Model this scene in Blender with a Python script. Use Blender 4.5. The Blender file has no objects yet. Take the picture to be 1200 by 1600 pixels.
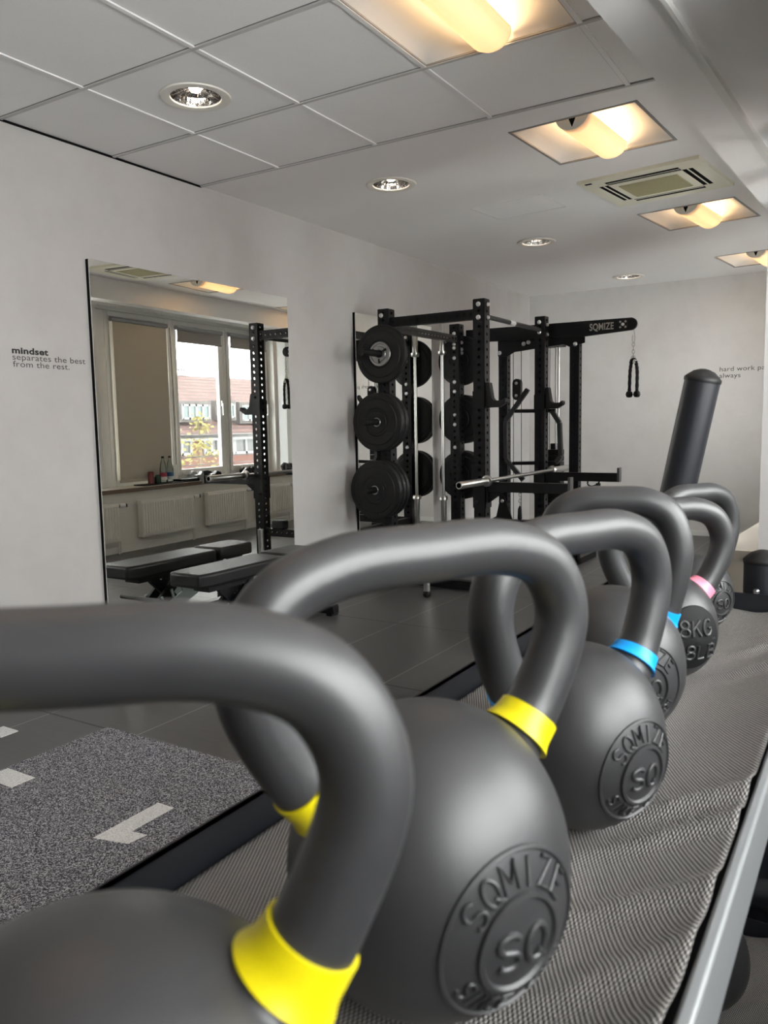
import bpy, bmesh, math, random
from mathutils import Vector, Matrix
random.seed(7)
S = bpy.context.scene
COL = S.collection
pi = math.pi
CAMZ = 1.15                      # height of the lens above the floor
CEIL = CAMZ + 1.339              # ceiling height
FAR = 8.305                      # far wall
SOFF = 2.30                      # underside of the window soffit

# ---------------------------------------------------------------- camera
def make_camera():
    yaw, pitch, roll = 0.556952027, -0.108769257, -0.0188243557
    cy, sy, cp, sp = math.cos(yaw), math.sin(yaw), math.cos(pitch), math.sin(pitch)
    f = Vector((-sy*cp, cy*cp, sp)); r = Vector((cy, sy, 0)); u = r.cross(f)
    c, s = math.cos(roll), math.sin(roll)
    r2 = c*r + s*u; u2 = -s*r + c*u
    cd = bpy.data.cameras.new('camera'); o = bpy.data.objects.new('camera', cd); COL.objects.link(o)
    m = Matrix((r2, u2, -f)).transposed().to_4x4(); m.translation = (3.27849124, 0, CAMZ)
    o.matrix_world = m
    cd.sensor_fit = 'VERTICAL'; cd.sensor_height = 36; cd.sensor_width = 27
    cd.lens = 1248.946/1600*36
    cd.clip_start = 0.02; cd.clip_end = 300
    cd.dof.use_dof = True; cd.dof.focus_distance = 3.0; cd.dof.aperture_fstop = 11
    S.camera = o
make_camera()

# ---------------------------------------------------------------- world, view, light levels
SKY = 7.2
LAMP = 9.0
S.view_settings.view_transform = 'Standard'; S.view_settings.look = 'None'
S.view_settings.gamma = 1; S.view_settings.use_curve_mapping = False
S.view_settings.exposure = 1.3
W = bpy.data.worlds.new('overcast_sky'); S.world = W; W.use_nodes = True
bg = W.node_tree.nodes['Background']; bg.inputs[0].default_value = (0.955, 0.955, 0.95, 1); bg.inputs[1].default_value = SKY
def portal(loc, rot, sx, sy):
    l = bpy.data.lights.new('daylight_portal', 'AREA'); l.shape = 'RECTANGLE'; l.size = sx; l.size_y = sy
    l.cycles.is_portal = True
    o = bpy.data.objects.new('daylight_portal', l); COL.objects.link(o); o.location = loc; o.rotation_euler = rot
WSL = 0.05                                   # the window wall runs a little out of square
WANG = -math.atan(WSL)
def ww(s, t, z=0):                           # s along the window wall, t outwards from its inner face
    return Vector((2.55 + WSL*s + t, s, z))
c = ww(5.95, 0.27, 1.43); portal(c, (0, pi/2, WANG), 1.65, 3.6)
portal((4.02, 0.75, 1.65), (0, pi/2, 0), 1.2, 2.5)

# ---------------------------------------------------------------- material helpers
MATS = {}
def nmat(name):
    m = bpy.data.materials.new(name); m.use_nodes = True
    nt = m.node_tree; b = nt.nodes['Principled BSDF']
    MATS[name] = m
    return m, nt, b
def simple(name, col, rough=0.5, metal=0.0, bump=0.0, bscale=200, var=0.0, vscale=6, spec=0.5, coat=0):
    m, nt, b = nmat(name)
    b.inputs['Base Color'].default_value = (*col, 1); b.inputs['Roughness'].default_value = rough
    b.inputs['Metallic'].default_value = metal; b.inputs['Specular IOR Level'].default_value = spec
    if coat: b.inputs['Coat Weight'].default_value = coat
    tc = nt.nodes.new('ShaderNodeTexCoord')
    if var > 0:
        n = nt.nodes.new('ShaderNodeTexNoise'); n.inputs['Scale'].default_value = vscale; n.inputs['Detail'].default_value = 5
        nt.links.new(tc.outputs['Object'], n.inputs['Vector'])
        mx = nt.nodes.new('ShaderNodeMix'); mx.data_type = 'RGBA'
        mx.inputs[6].default_value = (*[max(0, x*(1-var)) for x in col], 1); mx.inputs[7].default_value = (*[min(1, x*(1+var)) for x in col], 1)
        nt.links.new(n.outputs['Fac'], mx.inputs[0]); nt.links.new(mx.outputs[2], b.inputs['Base Color'])
    if bump > 0:
        n = nt.nodes.new('ShaderNodeTexNoise'); n.inputs['Scale'].default_value = bscale; n.inputs['Detail'].default_value = 3
        nt.links.new(tc.outputs['Object'], n.inputs['Vector'])
        bp = nt.nodes.new('ShaderNodeBump'); bp.inputs['Strength'].default_value = bump; bp.inputs['Distance'].default_value = 0.002
        nt.links.new(n.outputs['Fac'], bp.inputs['Height']); nt.links.new(bp.outputs['Normal'], b.inputs['Normal'])
    return m
def math_node(nt, op, a, b=None, c=None):
    n = nt.nodes.new('ShaderNodeMath'); n.operation = op
    for i, v in enumerate((a, b, c)):
        if v is None: continue
        if isinstance(v, (int, float)): n.inputs[i].default_value = v
        else: nt.links.new(v, n.inputs[i])
    return n.outputs[0]
def mixcol(nt, fac, c1, c2):
    mx = nt.nodes.new('ShaderNodeMix'); mx.data_type = 'RGBA'
    nt.links.new(fac, mx.inputs[0])
    for i, c in ((6, c1), (7, c2)):
        if isinstance(c, tuple): mx.inputs[i].default_value = (*c, 1)
        else: nt.links.new(c, mx.inputs[i])
    return mx.outputs[2]
def objxyz(nt, world=False):
    if world:
        g = nt.nodes.new('ShaderNodeNewGeometry'); src = g.outputs['Position']
    else:
        g = nt.nodes.new('ShaderNodeTexCoord'); src = g.outputs['Object']
    s = nt.nodes.new('ShaderNodeSeparateXYZ'); nt.links.new(src, s.inputs[0])
    return src, s.outputs[0], s.outputs[1], s.outputs[2]
def noise(nt, src, scale, detail=4, rough=0.5):
    n = nt.nodes.new('ShaderNodeTexNoise'); n.inputs['Scale'].default_value = scale; n.inputs['Detail'].default_value = detail
    n.inputs['Roughness'].default_value = rough
    nt.links.new(src, n.inputs['Vector']); return n.outputs['Fac']
def ramp(nt, fac, stops):
    r = nt.nodes.new('ShaderNodeValToRGB'); e = r.color_ramp.elements
    e[0].position, e[0].color = stops[0][0], (*stops[0][1], 1); e[1].position, e[1].color = stops[1][0], (*stops[1][1], 1)
    for p, cc in stops[2:]:
        x = e.new(p); x.color = (*cc, 1)
    nt.links.new(fac, r.inputs[0]); return r.outputs[0]

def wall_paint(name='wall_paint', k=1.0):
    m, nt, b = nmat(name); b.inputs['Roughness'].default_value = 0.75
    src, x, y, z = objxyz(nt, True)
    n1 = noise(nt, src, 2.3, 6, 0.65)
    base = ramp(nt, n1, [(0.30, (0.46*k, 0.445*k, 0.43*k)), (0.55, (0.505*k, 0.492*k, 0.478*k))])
    n2 = noise(nt, src, 55, 4)
    scuff = math_node(nt, 'GREATER_THAN', n2, 0.745)
    low = math_node(nt, 'LESS_THAN', z, 1.5)
    f = math_node(nt, 'MULTIPLY', math_node(nt, 'MULTIPLY', scuff, low), 0.25)
    nt.links.new(mixcol(nt, f, base, (0.45, 0.44, 0.42)), b.inputs['Base Color'])
    bp = nt.nodes.new('ShaderNodeBump'); bp.inputs['Strength'].default_value = 0.12; bp.inputs['Distance'].default_value = 0.002
    nt.links.new(noise(nt, src, 160, 3), bp.inputs['Height']); nt.links.new(bp.outputs['Normal'], b.inputs['Normal'])
    return m
def floor_rubber():
    m, nt, b = nmat('floor_rubber')
    src, x, y, z = objxyz(nt, True)
    # tiles 0.5 x 0.97 m
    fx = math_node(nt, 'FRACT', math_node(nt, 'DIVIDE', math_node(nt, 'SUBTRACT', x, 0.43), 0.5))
    fy = math_node(nt, 'FRACT', math_node(nt, 'DIVIDE', math_node(nt, 'SUBTRACT', y, 0.02), 0.97))
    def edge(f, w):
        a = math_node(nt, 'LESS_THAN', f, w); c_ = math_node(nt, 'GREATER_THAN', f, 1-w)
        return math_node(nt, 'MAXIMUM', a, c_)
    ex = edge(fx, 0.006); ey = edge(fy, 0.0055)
    cell = nt.nodes.new('ShaderNodeCombineXYZ')
    nt.links.new(math_node(nt, 'FLOOR', math_node(nt, 'DIVIDE', math_node(nt, 'SUBTRACT', x, 0.43), 0.5)), cell.inputs[0])
    nt.links.new(math_node(nt, 'FLOOR', math_node(nt, 'DIVIDE', math_node(nt, 'SUBTRACT', y, 0.02), 0.97)), cell.inputs[1])
    wn = nt.nodes.new('ShaderNodeTexWhiteNoise'); nt.links.new(cell.outputs[0], wn.inputs['Vector'])
    mp = nt.nodes.new('ShaderNodeMapping'); mp.inputs['Scale'].default_value = (4, 55, 4); nt.links.new(src, mp.inputs[0])
    streak = noise(nt, mp.outputs[0], 1.4, 6, 0.6)
    cloud = noise(nt, src, 2.2, 5)
    v = math_node(nt, 'ADD', math_node(nt, 'MULTIPLY', streak, 0.5), math_node(nt, 'MULTIPLY', cloud, 0.5))
    v = math_node(nt, 'ADD', v, math_node(nt, 'MULTIPLY', math_node(nt, 'SUBTRACT', wn.outputs['Value'], 0.5), 0.10))
    base = ramp(nt, v, [(0.32, (0.045, 0.045, 0.0455)), (0.70, (0.115, 0.115, 0.116))])
    c1 = mixcol(nt, ex, base, (0.22, 0.22, 0.21))  # light catching the lengthwise seams, put into the colour as pale joints
    c2 = mixcol(nt, ey, c1, (0.006, 0.006, 0.006))
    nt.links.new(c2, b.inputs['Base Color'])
    nt.links.new(ramp(nt, v, [(0.3, (0.30,)*3), (0.7, (0.46,)*3)]), b.inputs['Roughness'])
    bp = nt.nodes.new('ShaderNodeBump'); bp.inputs['Strength'].default_value = 0.15; bp.inputs['Distance'].default_value = 0.002
    nt.links.new(streak, bp.inputs['Height']); nt.links.new(bp.outputs['Normal'], b.inputs['Normal'])
    return m
def speckle(name, stops, scale=330):
    m, nt, b = nmat(name); b.inputs['Roughness'].default_value = 0.95; b.inputs['Specular IOR Level'].default_value = 0.2
    src, x, y, z = objxyz(nt, True)
    v = nt.nodes.new('ShaderNodeTexVoronoi'); v.inputs['Scale'].default_value = scale; nt.links.new(src, v.inputs['Vector'])
    s = nt.nodes.new('ShaderNodeSeparateXYZ'); nt.links.new(v.outputs['Color'], s.inputs[0])
    nt.links.new(ramp(nt, s.outputs[0], stops), b.inputs['Base Color'])
    bp = nt.nodes.new('ShaderNodeBump'); bp.inputs['Strength'].default_value = 0.6; bp.inputs['Distance'].default_value = 0.003
    nt.links.new(s.outputs[1], bp.inputs['Height']); nt.links.new(bp.outputs['Normal'], b.inputs['Normal'])
    return m
def iron():
    m, nt, b = nmat('powder_coated_iron')
    src, x, y, z = objxyz(nt)
    n = noise(nt, src, 9, 5)
    nt.links.new(ramp(nt, n, [(0.3, (0.019, 0.019, 0.0205)), (0.7, (0.028, 0.028, 0.0295))]), b.inputs['Base Color'])
    b.inputs['Roughness'].default_value = 0.44; b.inputs['Specular IOR Level'].default_value = 0.7
    bp = nt.nodes.new('ShaderNodeBump'); bp.inputs['Strength'].default_value = 0.10; bp.inputs['Distance'].default_value = 0.0006
    nt.links.new(noise(nt, src, 900, 2), bp.inputs['Height']); nt.links.new(bp.outputs['Normal'], b.inputs['Normal'])
    return m
def weave():
    m, nt, b = nmat('woven_mesh'); b.inputs['Roughness'].default_value = 0.55
    src, x, y, z = objxyz(nt)
    k = 2*pi/0.0034
    # diagonal basket weave of ribs
    u = math_node(nt, 'ADD', x, math_node(nt, 'MULTIPLY', y, 0.5)); w = math_node(nt, 'SUBTRACT', x, math_node(nt, 'MULTIPLY', y, 0.5))
    a = math_node(nt, 'SINE', math_node(nt, 'MULTIPLY', u, k)); c_ = math_node(nt, 'SINE', math_node(nt, 'MULTIPLY', w, k))
    h = math_node(nt, 'ADD', math_node(nt, 'MULTIPLY', math_node(nt, 'ADD', a, c_), 0.25), 0.5)
    big = noise(nt, src, 7, 3)
    light = mixcol(nt, big, (0.30, 0.275, 0.255), (0.40, 0.38, 0.36))
    f = nt.nodes.new('ShaderNodeMapRange'); f.inputs[1].default_value = 0.40; f.inputs[2].default_value = 0.70
    nt.links.new(h, f.inputs[0])
    nt.links.new(mixcol(nt, f.outputs[0], (0.010, 0.010, 0.011), light), b.inputs['Base Color'])
    bp = nt.nodes.new('ShaderNodeBump'); bp.inputs['Strength'].default_value = 0.9; bp.inputs['Distance'].default_value = 0.0015
    nt.links.new(h, bp.inputs['Height']); nt.links.new(bp.outputs['Normal'], b.inputs['Normal'])
    return m
def ceiling_tile():
    m, nt, b = nmat('ceiling_tile'); b.inputs['Roughness'].default_value = 0.9
    src, x, y, z = objxyz(nt, True)
    n = noise(nt, src, 420, 2)
    big = noise(nt, src, 3, 3)
    base = ramp(nt, big, [(0.3, (0.86, 0.852, 0.84)), (0.7, (0.89, 0.882, 0.87))])
    d = math_node(nt, 'LESS_THAN', n, 0.36)
    nt.links.new(mixcol(nt, math_node(nt, 'MULTIPLY', d, 0.35), base, (0.62, 0.615, 0.60)), b.inputs['Base Color'])
    return m
def glass(name, tint=(1, 1, 1), gl=0.5):
    m = bpy.data.materials.new(name); m.use_nodes = True; nt = m.node_tree; nt.nodes.clear()
    out = nt.nodes.new('ShaderNodeOutputMaterial'); tr = nt.nodes.new('ShaderNodeBsdfTransparent'); tr.inputs[0].default_value = (*tint, 1)
    g = nt.nodes.new('ShaderNodeBsdfGlossy'); g.inputs['Roughness'].default_value = 0.0
    fr = nt.nodes.new('ShaderNodeFresnel'); fr.inputs[0].default_value = 1.45
    mul = math_node(nt, 'MULTIPLY', fr.outputs[0], gl)
    mx = nt.nodes.new('ShaderNodeMixShader'); nt.links.new(mul, mx.inputs[0]); nt.links.new(tr.outputs[0], mx.inputs[1]); nt.links.new(g.outputs[0], mx.inputs[2])
    nt.links.new(mx.outputs[0], out.inputs[0]); MATS[name] = m; return m
def emis(name, col, st):
    m = bpy.data.materials.new(name); m.use_nodes = True; nt = m.node_tree; nt.nodes.clear()
    out = nt.nodes.new('ShaderNodeOutputMaterial'); e = nt.nodes.new('ShaderNodeEmission'); e.inputs[0].default_value = (*col, 1); e.inputs[1].default_value = st
    nt.links.new(e.outputs[0], out.inputs[0]); MATS[name] = m; return m
def translucent(name, col, fac=0.5):
    m = bpy.data.materials.new(name); m.use_nodes = True; nt = m.node_tree; nt.nodes.clear()
    out = nt.nodes.new('ShaderNodeOutputMaterial'); d = nt.nodes.new('ShaderNodeBsdfDiffuse'); t = nt.nodes.new('ShaderNodeBsdfTranslucent')
    for q in (d, t): q.inputs[0].default_value = (*col, 1)
    mx = nt.nodes.new('ShaderNodeMixShader'); mx.inputs[0].default_value = fac
    nt.links.new(d.outputs[0], mx.inputs[1]); nt.links.new(t.outputs[0], mx.inputs[2]); nt.links.new(mx.outputs[0], out.inputs[0])
    MATS[name] = m; return m
def roof_tiles():
    m, nt, b = nmat('roof_tiles'); b.inputs['Roughness'].default_value = 0.8
    src, x, y, z = objxyz(nt, True)
    c_ = nt.nodes.new('ShaderNodeCombineXYZ'); nt.links.new(y, c_.inputs[0]); nt.links.new(z, c_.inputs[1])
    br = nt.nodes.new('ShaderNodeTexBrick'); nt.links.new(c_.outputs[0], br.inputs[0])
    br.inputs['Color1'].default_value = (0.085, 0.040, 0.032, 1); br.inputs['Color2'].default_value = (0.062, 0.030, 0.024, 1); br.inputs['Mortar'].default_value = (0.02, 0.011, 0.010, 1)
    br.inputs['Scale'].default_value = 1; br.inputs['Brick Width'].default_value = 0.24; br.inputs['Row Height'].default_value = 0.125; br.inputs['Mortar Size'].default_value = 0.016
    nt.links.new(br.outputs[0], b.inputs['Base Color']); return m
def brick():
    m, nt, b = nmat('red_brick'); b.inputs['Roughness'].default_value = 0.9
    src, x, y, z = objxyz(nt, True)
    c_ = nt.nodes.new('ShaderNodeCombineXYZ'); nt.links.new(y, c_.inputs[0]); nt.links.new(z, c_.inputs[1])
    br = nt.nodes.new('ShaderNodeTexBrick'); nt.links.new(c_.outputs[0], br.inputs[0])
    br.inputs['Color1'].default_value = (0.085, 0.028, 0.017, 1); br.inputs['Color2'].default_value = (0.07, 0.022, 0.014, 1); br.inputs['Mortar'].default_value = (0.06, 0.04, 0.033, 1)
    br.inputs['Scale'].default_value = 1; br.inputs['Brick Width'].default_value = 0.21; br.inputs['Row Height'].default_value = 0.07; br.inputs['Mortar Size'].default_value = 0.008
    nt.links.new(br.outputs[0], b.inputs['Base Color']); return m

PAINT = wall_paint(); PAINT_BRIGHT = wall_paint('brightened_wall_paint', 1.30); FLOOR = floor_rubber(); TILE = ceiling_tile(); IRON = iron(); WEAVE = weave()  # far wall: same paint, lightened to stand in for light falling there
PLASTER = simple('ceiling_plaster', (0.88, 0.87, 0.86), 0.85, var=0.03, vscale=2)
MATSPECK = speckle('speckled_turf', [(0.0, (0.03, 0.03, 0.038)), (0.45, (0.115, 0.113, 0.13)), (0.72, (0.33, 0.33, 0.36)), (0.95, (0.60, 0.60, 0.63))])
MATWHITE = speckle('white_turf', [(0.0, (0.62, 0.62, 0.62)), (0.5, (0.82, 0.82, 0.81)), (0.9, (0.88, 0.88, 0.87))])
BLACK = simple('black_powder_coat', (0.0045, 0.0045, 0.0055), 0.42, bump=0.08, bscale=500, spec=0.32)
BLACK2 = simple('black_plastic', (0.007, 0.007, 0.0075), 0.5, spec=0.35)
NAVY = simple('dark_shelf_steel', (0.009, 0.010, 0.014), 0.45, bump=0.05, bscale=500)
RUBBER = simple('bumper_rubber', (0.0075, 0.0075, 0.008), 0.5, bump=0.15, bscale=300, var=0.25, vscale=12, spec=0.4)
CHROME = simple('chrome', (0.60, 0.59, 0.57), 0.28, 1.0)
STEEL = simple('brushed_steel', (0.42, 0.42, 0.42), 0.38, 1.0)
ZINC = simple('zinc_bolt', (0.75, 0.75, 0.76), 0.3, 1.0)
VINYL = simple('bench_vinyl', (0.008, 0.008, 0.0085), 0.46, spec=0.32, bump=0.12, bscale=450)
TEAL = simple('pale_zinc_plate', (0.52, 0.60, 0.61), 0.35, 0.7)
WFRAME = simple('window_frame_white', (0.80, 0.80, 0.77), 0.4)
CREAM = simple('cream_paint', (0.80, 0.775, 0.70), 0.5)
RADW = simple('radiator_white', (0.84, 0.82, 0.75), 0.4)
ACC = simple('aged_cream_plastic', (0.80, 0.775, 0.64), 0.5)
ACG = simple('olive_grille', (0.42, 0.39, 0.235), 0.8)
DARK = simple('dark_void', (0.005, 0.005, 0.005), 0.9, spec=0.1)
BLIND = translucent('blind_fabric', (0.56, 0.52, 0.435), 0.07)
BLINDG = translucent('grey_blind_fabric', (0.36, 0.36, 0.35), 0.05)
SILLTOP = simple('sill_stone', (0.70, 0.67, 0.60), 0.3)
SILLEDGE = simple('sill_edge_brown', (0.16, 0.115, 0.08), 0.5)
WHITEG = simple('white_gloss', (0.78, 0.78, 0.77), 0.3)
RIMGLARE = simple('glare_toned_rim', (0.25, 0.262, 0.27), 0.38, 0.3)  # window glare along the rim, put into its base colour
YEL = simple('yellow_vinyl', (0.62, 0.52, 0.0), 0.42); BLU = simple('blue_vinyl', (0.0, 0.30, 0.80), 0.4); PNK = simple('pink_vinyl', (0.85, 0.25, 0.35), 0.4)
INK = simple('black_lettering', (0.012, 0.012, 0.012), 0.6); INKG = simple('grey_lettering', (0.05, 0.05, 0.05), 0.6)
GRID = simple('ceiling_grid_paint', (0.86, 0.855, 0.845), 0.5)
LUMW = simple('luminaire_white', (0.82, 0.80, 0.76), 0.45)
LUMG = simple('luminaire_frame', (0.30, 0.29, 0.28), 0.5)
REFL = simple('spun_reflector', (0.75, 0.74, 0.72), 0.12, 1.0, bump=1.0, bscale=45)
LAMPT = emis('lamp_glow', (1.0, 0.66, 0.34), LAMP)
BULB = emis('downlight_bulb', (1.0, 0.86, 0.76), 9.0)
BASKET = translucent('perforated_basket', (0.80, 0.74, 0.68), 0.42)
GLASS = glass('window_glass', (0.97, 0.98, 0.98), 0.5)
PET = glass('bottle_plastic', (0.86, 0.92, 0.91), 0.9); PETG = glass('green_bottle_plastic', (0.10, 0.30, 0.16), 0.9)
MIRROR = simple('mirror_silver', (0.90, 0.905, 0.875), 0.0, 1.0)
CANR = simple('can_red', (0.16, 0.035, 0.035), 0.35, 0.4); LABR = simple('label_red', (0.42, 0.06, 0.09), 0.5); LABB = simple('label_blue', (0.07, 0.20, 0.40), 0.5); LABW = simple('label_white', (0.75, 0.76, 0.76), 0.5)
ROOF = roof_tiles(); BRICK = brick()
OUTG = simple('zinc_grey', (0.075, 0.078, 0.08), 0.6); OUTW = simple('outdoor_white', (0.15, 0.155, 0.155), 0.6); CONC = simple('pale_concrete', (0.8, 0.8, 0.78), 0.9); ROLLER = simple('roller_grey', (0.36, 0.37, 0.38), 0.6); CURT = simple('curtain_grey', (0.03, 0.032, 0.032), 0.3); OUTT = simple('far_window_teal', (0.05, 0.075, 0.075), 0.2)
LEAF = simple('yellow_green_leaf', (0.13, 0.115, 0.02), 0.7, var=0.4, vscale=3); BARK = simple('bark', (0.12, 0.09, 0.06), 0.9)
HEXG = simple('dumbbell_end_grey', (0.34, 0.35, 0.36), 0.5)
ROPE = simple('black_rope', (0.014, 0.014, 0.015), 0.8)

# ---------------------------------------------------------------- mesh helpers
class MB:
    def __init__(s): s.v = []; s.f = []; s.m = []
    def add(s, vs, fs, mi=0):
        o = len(s.v); s.v += [tuple(x) for x in vs]; s.f += [tuple(i+o for i in q) for q in fs]; s.m += [mi]*len(fs); return s
    def box(s, a, b, mi=0, M=None):
        x0, y0, z0 = a; x1, y1, z1 = b
        vs = [Vector(q) for q in ((x0,y0,z0),(x1,y0,z0),(x1,y1,z0),(x0,y1,z0),(x0,y0,z1),(x1,y0,z1),(x1,y1,z1),(x0,y1,z1))]
        if M: vs = [M @ q for q in vs]
        return s.add(vs, [(3,2,1,0),(4,5,6,7),(0,1,5,4),(1,2,6,5),(2,3,7,6),(3,0,4,7)], mi)
    def hexa(s, bot, top, mi=0):               # any quad prism
        return s.add(list(bot)+list(top), [(3,2,1,0),(4,5,6,7),(0,1,5,4),(1,2,6,5),(2,3,7,6),(3,0,4,7)], mi)
    def bar(s, p, q, w, h, up=(0,0,1), mi=0):  # rectangular bar between two points
        p, q = Vector(p), Vector(q); d = (q-p).normalized(); up = Vector(up)
        if abs(d.dot(up)) > 0.99: up = Vector((0,1,0))
        r = d.cross(up).normalized(); u = r.cross(d)
        o = [r*w/2*i+u*h/2*j for i, j in ((-1,-1),(1,-1),(1,1),(-1,1))]
        vs = [p+k for k in o]+[q+k for k in o]
        return s.add(vs, [(3,2,1,0),(4,5,6,7),(0,1,5,4),(1,2,6,5),(2,3,7,6),(3,0,4,7)], mi)
    def tube(s, pts, r, n=12, mi=0, closed=False, cap=True):
        pts = [Vector(p) for p in pts]; k = len(pts); rr = r if isinstance(r, (list, tuple)) else [r]*k
        T = []
        for i in range(k):
            a = pts[(i-1) % k] if (closed or i > 0) else pts[i]; b = pts[(i+1) % k] if (closed or i < k-1) else pts[i]
            T.append((b-a).normalized())
        u = T[0].orthogonal().normalized(); vs = []
        for i in range(k):
            u = (u - T[i]*u.dot(T[i])).normalized(); w = T[i].cross(u)
            for j in range(n):
                a = 2*pi*j/n; vs.append(pts[i]+(u*math.cos(a)+w*math.sin(a))*rr[i])
        fs = []
        for i in range(k if closed else k-1):
            i2 = (i+1) % k
            for j in range(n):
                j2 = (j+1) % n; fs.append((i*n+j, i*n+j2, i2*n+j2, i2*n+j))
        if cap and not closed:
            fs.append(tuple(range(n-1, -1, -1))); fs.append(tuple((k-1)*n+j for j in range(n)))
        return s.add(vs, fs, mi)
    def cyl(s, p, q, r, n=20, mi=0, r2=None): return s.tube([p, q], [r, r if r2 is None else r2], n, mi)
    def lathe(s, prof, n=32, org=(0,0,0), axis=(0,0,1), mi=0, cap=True):   # prof [(r, h)]
        ax = Vector(axis).normalized(); u = ax.orthogonal().normalized(); w = ax.cross(u); org = Vector(org); vs = []
        for r, h in prof:
            for j in range(n):
                a = 2*pi*j/n; vs.append(org+ax*h+(u*math.cos(a)+w*math.sin(a))*max(r, 1e-5))
        fs = []
        for i in range(len(prof)-1):
            for j in range(n):
                j2 = (j+1) % n; fs.append((i*n+j, i*n+j2, (i+1)*n+j2, (i+1)*n+j))
        loop = prof[0] == prof[-1] or not cap
        if prof[0][0] > 1e-4 and not loop: fs.append(tuple(range(n-1, -1, -1)))
        if prof[-1][0] > 1e-4 and not loop: fs.append(tuple((len(prof)-1)*n+j for j in range(n)))
        return s.add(vs, fs, mi)
    def prism(s, poly, fn0, fn1, mi=0):          # poly of 2-D points mapped by two functions to the two ends
        n = len(poly); vs = [fn0(*p) for p in poly]+[fn1(*p) for p in poly]
        fs = [tuple(range(n-1, -1, -1)), tuple(range(n, 2*n))]+[(i, (i+1) % n, n+(i+1) % n, n+i) for i in range(n)]
        return s.add(vs, fs, mi)
    def prism_y(s, poly, y0, y1, mi=0): return s.prism(poly, lambda a, b: (a, y0, b), lambda a, b: (a, y1, b), mi)
    def prism_x(s, poly, x0, x1, mi=0): return s.prism(poly, lambda a, b: (x0, a, b), lambda a, b: (x1, a, b), mi)
    def prism_z(s, poly, z0, z1, mi=0): return s.prism(poly, lambda a, b: (a, b, z0), lambda a, b: (a, b, z1), mi)
    def merge(s, o): return s.add(o.v, o.f)
def new(name, mb, mat, parent=None, ang=40, bevel=0, seg=2, local=False, solid=0, subd=0):
    """link one mesh object; vertices are given in world space unless local"""
    v = [Vector(q) for q in mb.v]
    me = bpy.data.meshes.new(name); o = bpy.data.objects.new(name, me); COL.objects.link(o)
    if parent is not None:
        o.parent = parent
        if not local:
            inv = world_of(parent).inverted(); v = [inv @ q for q in v]
    elif not local:
        lo = [min(q[i] for q in v) for i in range(3)]; hi = [max(q[i] for q in v) for i in range(3)]
        base = Vector(((lo[0]+hi[0])/2, (lo[1]+hi[1])/2, lo[2])); o.location = base; v = [q-base for q in v]
    me.from_pydata(v, [], mb.f)
    mats = mat if isinstance(mat, (list, tuple)) else [mat]
    for q in mats: me.materials.append(q)
    if len(mats) > 1: me.polygons.foreach_set('material_index', mb.m)
    bm = bmesh.new(); bm.from_mesh(me); bmesh.ops.recalc_face_normals(bm, faces=bm.faces); bm.to_mesh(me); bm.free()
    if ang:
        me.polygons.foreach_set('use_smooth', [True]*len(me.polygons)); me.set_sharp_from_angle(angle=math.radians(ang))
    me.update()
    if bevel:
        b = o.modifiers.new('bevel', 'BEVEL'); b.width = bevel; b.segments = seg; b.limit_method = 'ANGLE'; b.angle_limit = math.radians(40)
    if solid:
        b = o.modifiers.new('solid', 'SOLIDIFY'); b.thickness = solid; b.offset = -1
    if subd:
        b = o.modifiers.new('sub', 'SUBSURF'); b.levels = subd; b.render_levels = subd
    return o
def world_of(o):
    m = Matrix.LocRotScale(o.location, o.rotation_euler, o.scale)
    return world_of(o.parent) @ m if o.parent else m
def tag(o, label, cat, group=None):
    o['label'] = label; o['category'] = cat
    if group: o['group'] = group
    return o
def thing(name, label, cat, loc=(0,0,0), rz=0, group=None, rot=None):
    o = bpy.data.objects.new(name, None); COL.objects.link(o); o.empty_display_size = 0.1
    o.location = loc; o.rotation_euler = rot if rot else (0, 0, rz)
    return tag(o, label, cat, group)
def struct(name, mb, mat, parent=None, **k):
    o = new(name, mb, mat, parent, **k)
    if parent is None: o['kind'] = 'structure'
    return o
def sroot(name, loc=(0,0,0), rz=0):
    o = bpy.data.objects.new(name, None); COL.objects.link(o); o.location = loc; o.rotation_euler = (0, 0, rz); o['kind'] = 'structure'; return o
def dup(root, loc, rz=None, label=None, group=None):
    def cp(o, par):
        q = o.copy(); COL.objects.link(q); q.parent = par
        for ch in o.children: cp(ch, q)
        return q
    r = cp(root, None); r.location = loc
    if rz is not None: r.rotation_euler = (0, 0, rz)
    if label: r['label'] = label
    if group: r['group'] = group
    return r
def catmull(P, n=12):
    P = [Vector(p) for p in P]; P = [2*P[0]-P[1]]+P+[2*P[-1]-P[-2]]; out = []
    for i in range(1, len(P)-2):
        a, b, c_, d = P[i-1:i+3]
        for k in range(n):
            t = k/n; out.append(0.5*((2*b)+(c_-a)*t+(2*a-5*b+4*c_-d)*t*t+(3*b-a-3*c_+d)*t**3))
    out.append(P[-2]); return out
def text_mesh(txt, size=1.0, bold=0.0, ext=0.0, spacing=1.0):
    cu = bpy.data.curves.new('t', 'FONT'); cu.body = txt; cu.size = size; cu.offset = bold; cu.extrude = ext; cu.space_character = spacing; cu.resolution_u = 4
    ob = bpy.data.objects.new('t', cu); me = ob.to_mesh()
    v = [Vector(q.co) for q in me.vertices]; f = [tuple(p.vertices) for p in me.polygons]
    ob.to_mesh_clear(); bpy.data.objects.remove(ob); bpy.data.curves.remove(cu)
    return v, f

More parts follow.
